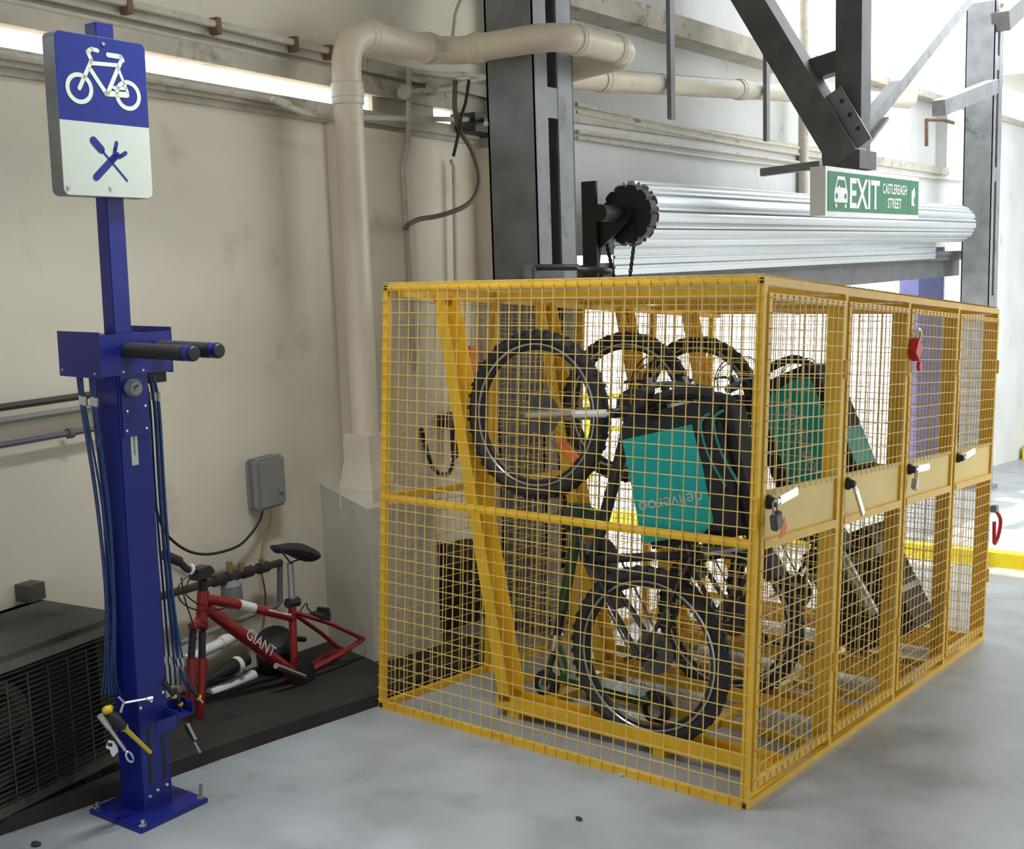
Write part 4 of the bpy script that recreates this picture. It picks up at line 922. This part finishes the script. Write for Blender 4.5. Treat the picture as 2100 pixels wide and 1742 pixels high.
def annulus(b, c, r, wd, n=36):
    vs = []
    for rr in (r-wd/2, r+wd/2):
        for k in range(n): a = 2*math.pi*k/n; vs.append((xg+.001, c[0]+rr*math.cos(a), c[1]+rr*math.sin(a)))
    b.add(vs, [[k, (k+1) % n, n+(k+1) % n, n+k] for k in range(n)])
b = MB(); w0 = .0125
annulus(b, G(488, 543), .038, w0); annulus(b, G(787, 588), .038, w0)
stroke(b, [G(488, 543), G(562, 372), G(538, 318), G(562, 300), G(598, 312)], w0*.95); stroke(b, [G(558, 388), G(720, 402)], w0*.9); stroke(b, [G(556, 428), G(655, 578)], w0); stroke(b, [G(740, 385), G(662, 575)], w0)
stroke(b, [G(665, 338), G(740, 350), G(752, 372)], w0*1.1); stroke(b, [G(725, 420), G(785, 570)], w0*.7); stroke(b, [G(655, 575), G(780, 585)], w0*1.3); stroke(b, [G(700, 540), G(770, 545)], w0*.8)
sp('bicycle_symbol', b, M_cream, sg)
b = MB(); stroke(b, [G(575, 865), G(622, 920)], .024); stroke(b, [G(630, 930), G(782, 1112)], .006)
stroke(b, [G(592, 1090), G(700, 972)], .021); stroke(b, [G(700, 972), G(708, 920), G(716, 880)], .012); stroke(b, [G(700, 972), G(742, 962), G(772, 942)], .012); stroke(b, [G(690, 985), G(722, 950)], .014)
sp('tools_symbol', b, M_signblue, sg)
for x, y in ((632, 272), (680, 1150), (420, 1148)):
    p = G(x, y); b = MB(); b.lathe([(.006, 0), (.005, .004)], (xg, p[0], p[1]), (1, 0, 0), 10); sp('screw', b, M_chrome, sg)
# padded arms
for (yl, px_, py_) in ((-.015, 395, 708), (.095, 447, 705)):
    e = SLy(px_, py_, yl); b = MB(); b.tube([(0, yl, 1.485), (e.x, yl, 1.485)], .018, 14); ar = sp('support_arm', b, M_blue, smooth=True)
    b = MB(); n = 22; x0 = bx+.01; x1 = e.x-.035
    b.lathe([(.022+(.0022 if k % 2 else 0), x0+(x1-x0)*k/n) for k in range(n+1)], (0, yl, 1.485), (1, 0, 0), 16); sp('arm_grip', b, M_rubber, ar, smooth=True)
    b = MB(); b.tube([(e.x-.028, yl, 1.485), (e.x, yl, 1.485)], .0235, 16); sp('blue_band', b, M_blue, ar, smooth=True)
    b = MB(); b.lathe([(.021, 0), (.022, .004), (.018, .008)], (e.x, yl, 1.485), (1, 0, 0), 16); sp('end_cap', b, M_black, ar, smooth=True)
# steel cables in blue sleeves
for k in range(6):
    x_ = -.09+.022*k; y_ = -.085-.006*(k % 3); b = MB()
    b.tube(spline([(x_-.01, y_, 1.41), (x_*.9, y_-.004, 1.30), (x_*.7, -.072-.004*(k % 2), 1.0), (x_*.6, -.068-.005*(k % 3), .7), (x_*.55-.01, -.085, .47), (x_*.4-.01, -.11+.008*k, .40)], 5), .0036, 6); sp('tool_cable', b, M_bluel, smooth=True)
    b = MB(); b.tube([(x_*.93, y_-.002, 1.345), (x_*.9, y_-.004, 1.318)], .007, 8); sp('cable_clip', b, M_chrome)
for k in range(6):
    x_ = .0+.012*k; y_ = .082+.006*(k % 4); b = MB()
    b.tube(spline([(x_, y_-.012, 1.40), (x_+.004, y_, 1.30), (x_, y_+.004, 1.0), (x_, y_+.012, .70), (x_, y_+.014+.004*k, .48), (x_+.01, .09+.010*k, .38)], 5), .0036, 6); sp('tool_cable', b, M_bluel, smooth=True)
    b = MB(); b.tube([(x_+.003, y_, 1.345), (x_+.004, y_, 1.318)], .006, 8); sp('cable_clip', b, M_chrome)
    b = MB(); b.tube([(x_, y_+.016+.003*k, .475), (x_, y_+.016+.004*k, .445)], .006, 8); sp('cable_clip', b, M_chrome)

# ------------------------------------------------------------------ hanging tools (top-level things)
def T3(x, y, xl=.10): return SO + SM @ SL(x, y, xl)
def tl(x, y, xl=.10): return T3(200+x/7.917, 1380+y/7.917, xl)       # from the close-up crop
t = thing('three_way_wrench', 'chrome three-way hex wrench hanging on the stand front', 'wrench', tl(430, 490))
b = MB(); b.tube([tl(430, 490), tl(790, 425)], .0045, 8); b.tube([tl(430, 490), tl(345, 400)], .0045, 8); b.tube([tl(430, 490), tl(370, 650)], .0045, 8); mk('arms', b, M_chrome, t, smooth=True)
b = MB(); b.tube([tl(790, 425), tl(880, 408)], .008, 8); mk('socket', b, M_chrome, t, smooth=True)
t = thing('screwdriver', 'black screwdriver with yellow ball cap and long yellow shaft on the left cables', 'screwdriver', tl(300, 740))
b = MB(); b.tube([tl(150, 660, .09), tl(270, 740, .09), tl(420, 880, .09)], [.016, .021, .013], 10); mk('handle', b, M_plastic, t, smooth=True)
b = MB(); p = tl(160, 610, .09); b.ball(p, .016, .016, .014); b.tube([tl(190, 600, .09), tl(225, 530, .09)], [.010, .006], 8); mk('yellow_cap', b, M_ytip, t, smooth=True)
b = MB(); b.tube([tl(430, 890, .09), tl(470, 930, .09), tl(860, 1300, .09)], [.014, .008, .006], 8); mk('shaft', b, M_ytip, t, smooth=True)
t = thing('ring_spanner', 'long chrome spanner with open oval ring end hanging lowest on the left', 'spanner', tl(400, 1200, .115))
b = MB(); b.tube([tl(40, 700, .115), tl(190, 900, .115)], [.010, .008], 8); b.tube([tl(190, 900, .115), tl(450, 1260, .115)], .0055, 8); mk('shank', b, M_chrome, t, smooth=True)
cR = tl(520, 1370, .115); dR = (tl(580, 1480, .115)-tl(450, 1260, .115)).normalized(); nR = SX.cross(dR)
b = MB(); b.tube([cR+(dR*math.cos(2*math.pi*k/20)*.020+nR*math.sin(2*math.pi*k/20)*.009) for k in range(20)], .0035, 6, closed=True); mk('ring_end', b, M_chrome, t, smooth=True)
t = thing('cone_spanner', 'short silver cone spanner hanging beside the left edge of the stand', 'spanner', tl(240, 1250, .10))
b = MB(); o_ = tl(230, 1200, .10); b.prism([((q-o_).dot(SYv), (q-o_).dot(SD)) for q in [tl(x, y, .10) for x, y in ((165, 1090), (255, 1110), (310, 1200), (325, 1280), (240, 1370), (205, 1320), (190, 1250), (120, 1220))]], o_, SYv, SD, SX, .004); mk('head', b, M_chrome, t)
b = MB(); b.prism([((q-o_).dot(SYv), (q-o_).dot(SD)) for q in [tl(x, y, .105) for x, y in ((175, 1140), (245, 1150), (240, 1210), (165, 1195))]], o_+SX*.0042, SYv, SD, SX, .0006); mk('jaw_opening', b, M_black, t)
for (x0, y0, x1, y1, x2, y2, m, lab) in ((1240, 560, 1245, 380, 1300, 455, M_ytip, 'black screwdriver with yellow collar leftmost on the right cables'), (1450, 1020, 1345, 510, 1400, 640, M_ytip, 'black screwdriver with dull yellow collar pushed through the bracket'), (1480, 270, 1640, 400, 1710, 485, M_ytip, 'black screwdriver with yellow collar rightmost on the right cables')):
    p0, p1, p2 = tl(x0, y0, .06), tl(x1, y1, .06), tl(x2, y2, .06); t = thing('hanging_screwdriver', lab, 'screwdriver', p1)
    hs = p1+(p1-p2).normalized()*.075 if 'right cables' in lab else p1+(p1-p2).normalized()*.06
    b = MB(); b.tube([hs, p1], [.010, .008], 8); mk('handle', b, M_plastic, t, smooth=True)
    b = MB(); b.ball(p1, .010, .010, .010, 10, 6); mk('collar', b, m, t, smooth=True)
    b = MB(); b.tube([p1, p2], .0035, 6); mk('shaft', b, M_chrome, t, smooth=True)
t = thing('tyre_lever', 'black and silver tyre lever hanging lowest below the bracket', 'lever', tl(1550, 1050, .05))
b = MB(); b.tube([tl(1440, 830, .05), tl(1500, 960, .05), tl(1580, 1090, .05)], [.010, .011, .008], 8); mk('grip', b, M_plastic, t, smooth=True)
b = MB(); b.tube([tl(1470, 840, .075), tl(1590, 1080, .075)], .005, 6); b.tube([tl(1570, 1120, .055), tl(1660, 1300, .055)], [.003, .006], 6); mk('blade', b, M_chrome, t, smooth=True)

# ------------------------------------------------------------------ pebbles on the floor
for (x, y, r, lab) in ((73, 1732, .018, 'dark pebble at the bottom left corner of the floor'), (1187, 1680, .013, 'small dark pebble on the floor in front of the cage'), (1272, 1590, .012, 'pale crumb of concrete at the foot of the cage end')):
    p = fl(x, y, .004); b = MB(); b.ball(p, r, r*.75, r*.5, 8, 5); b.v = [q+V((random.uniform(-.2, .2), random.uniform(-.2, .2), random.uniform(-.1, .1)))*r for q in b.v]
    single('pebble', b, M_stone if 'dark' in lab else M_greyl, lab, 'pebble', smooth=True)
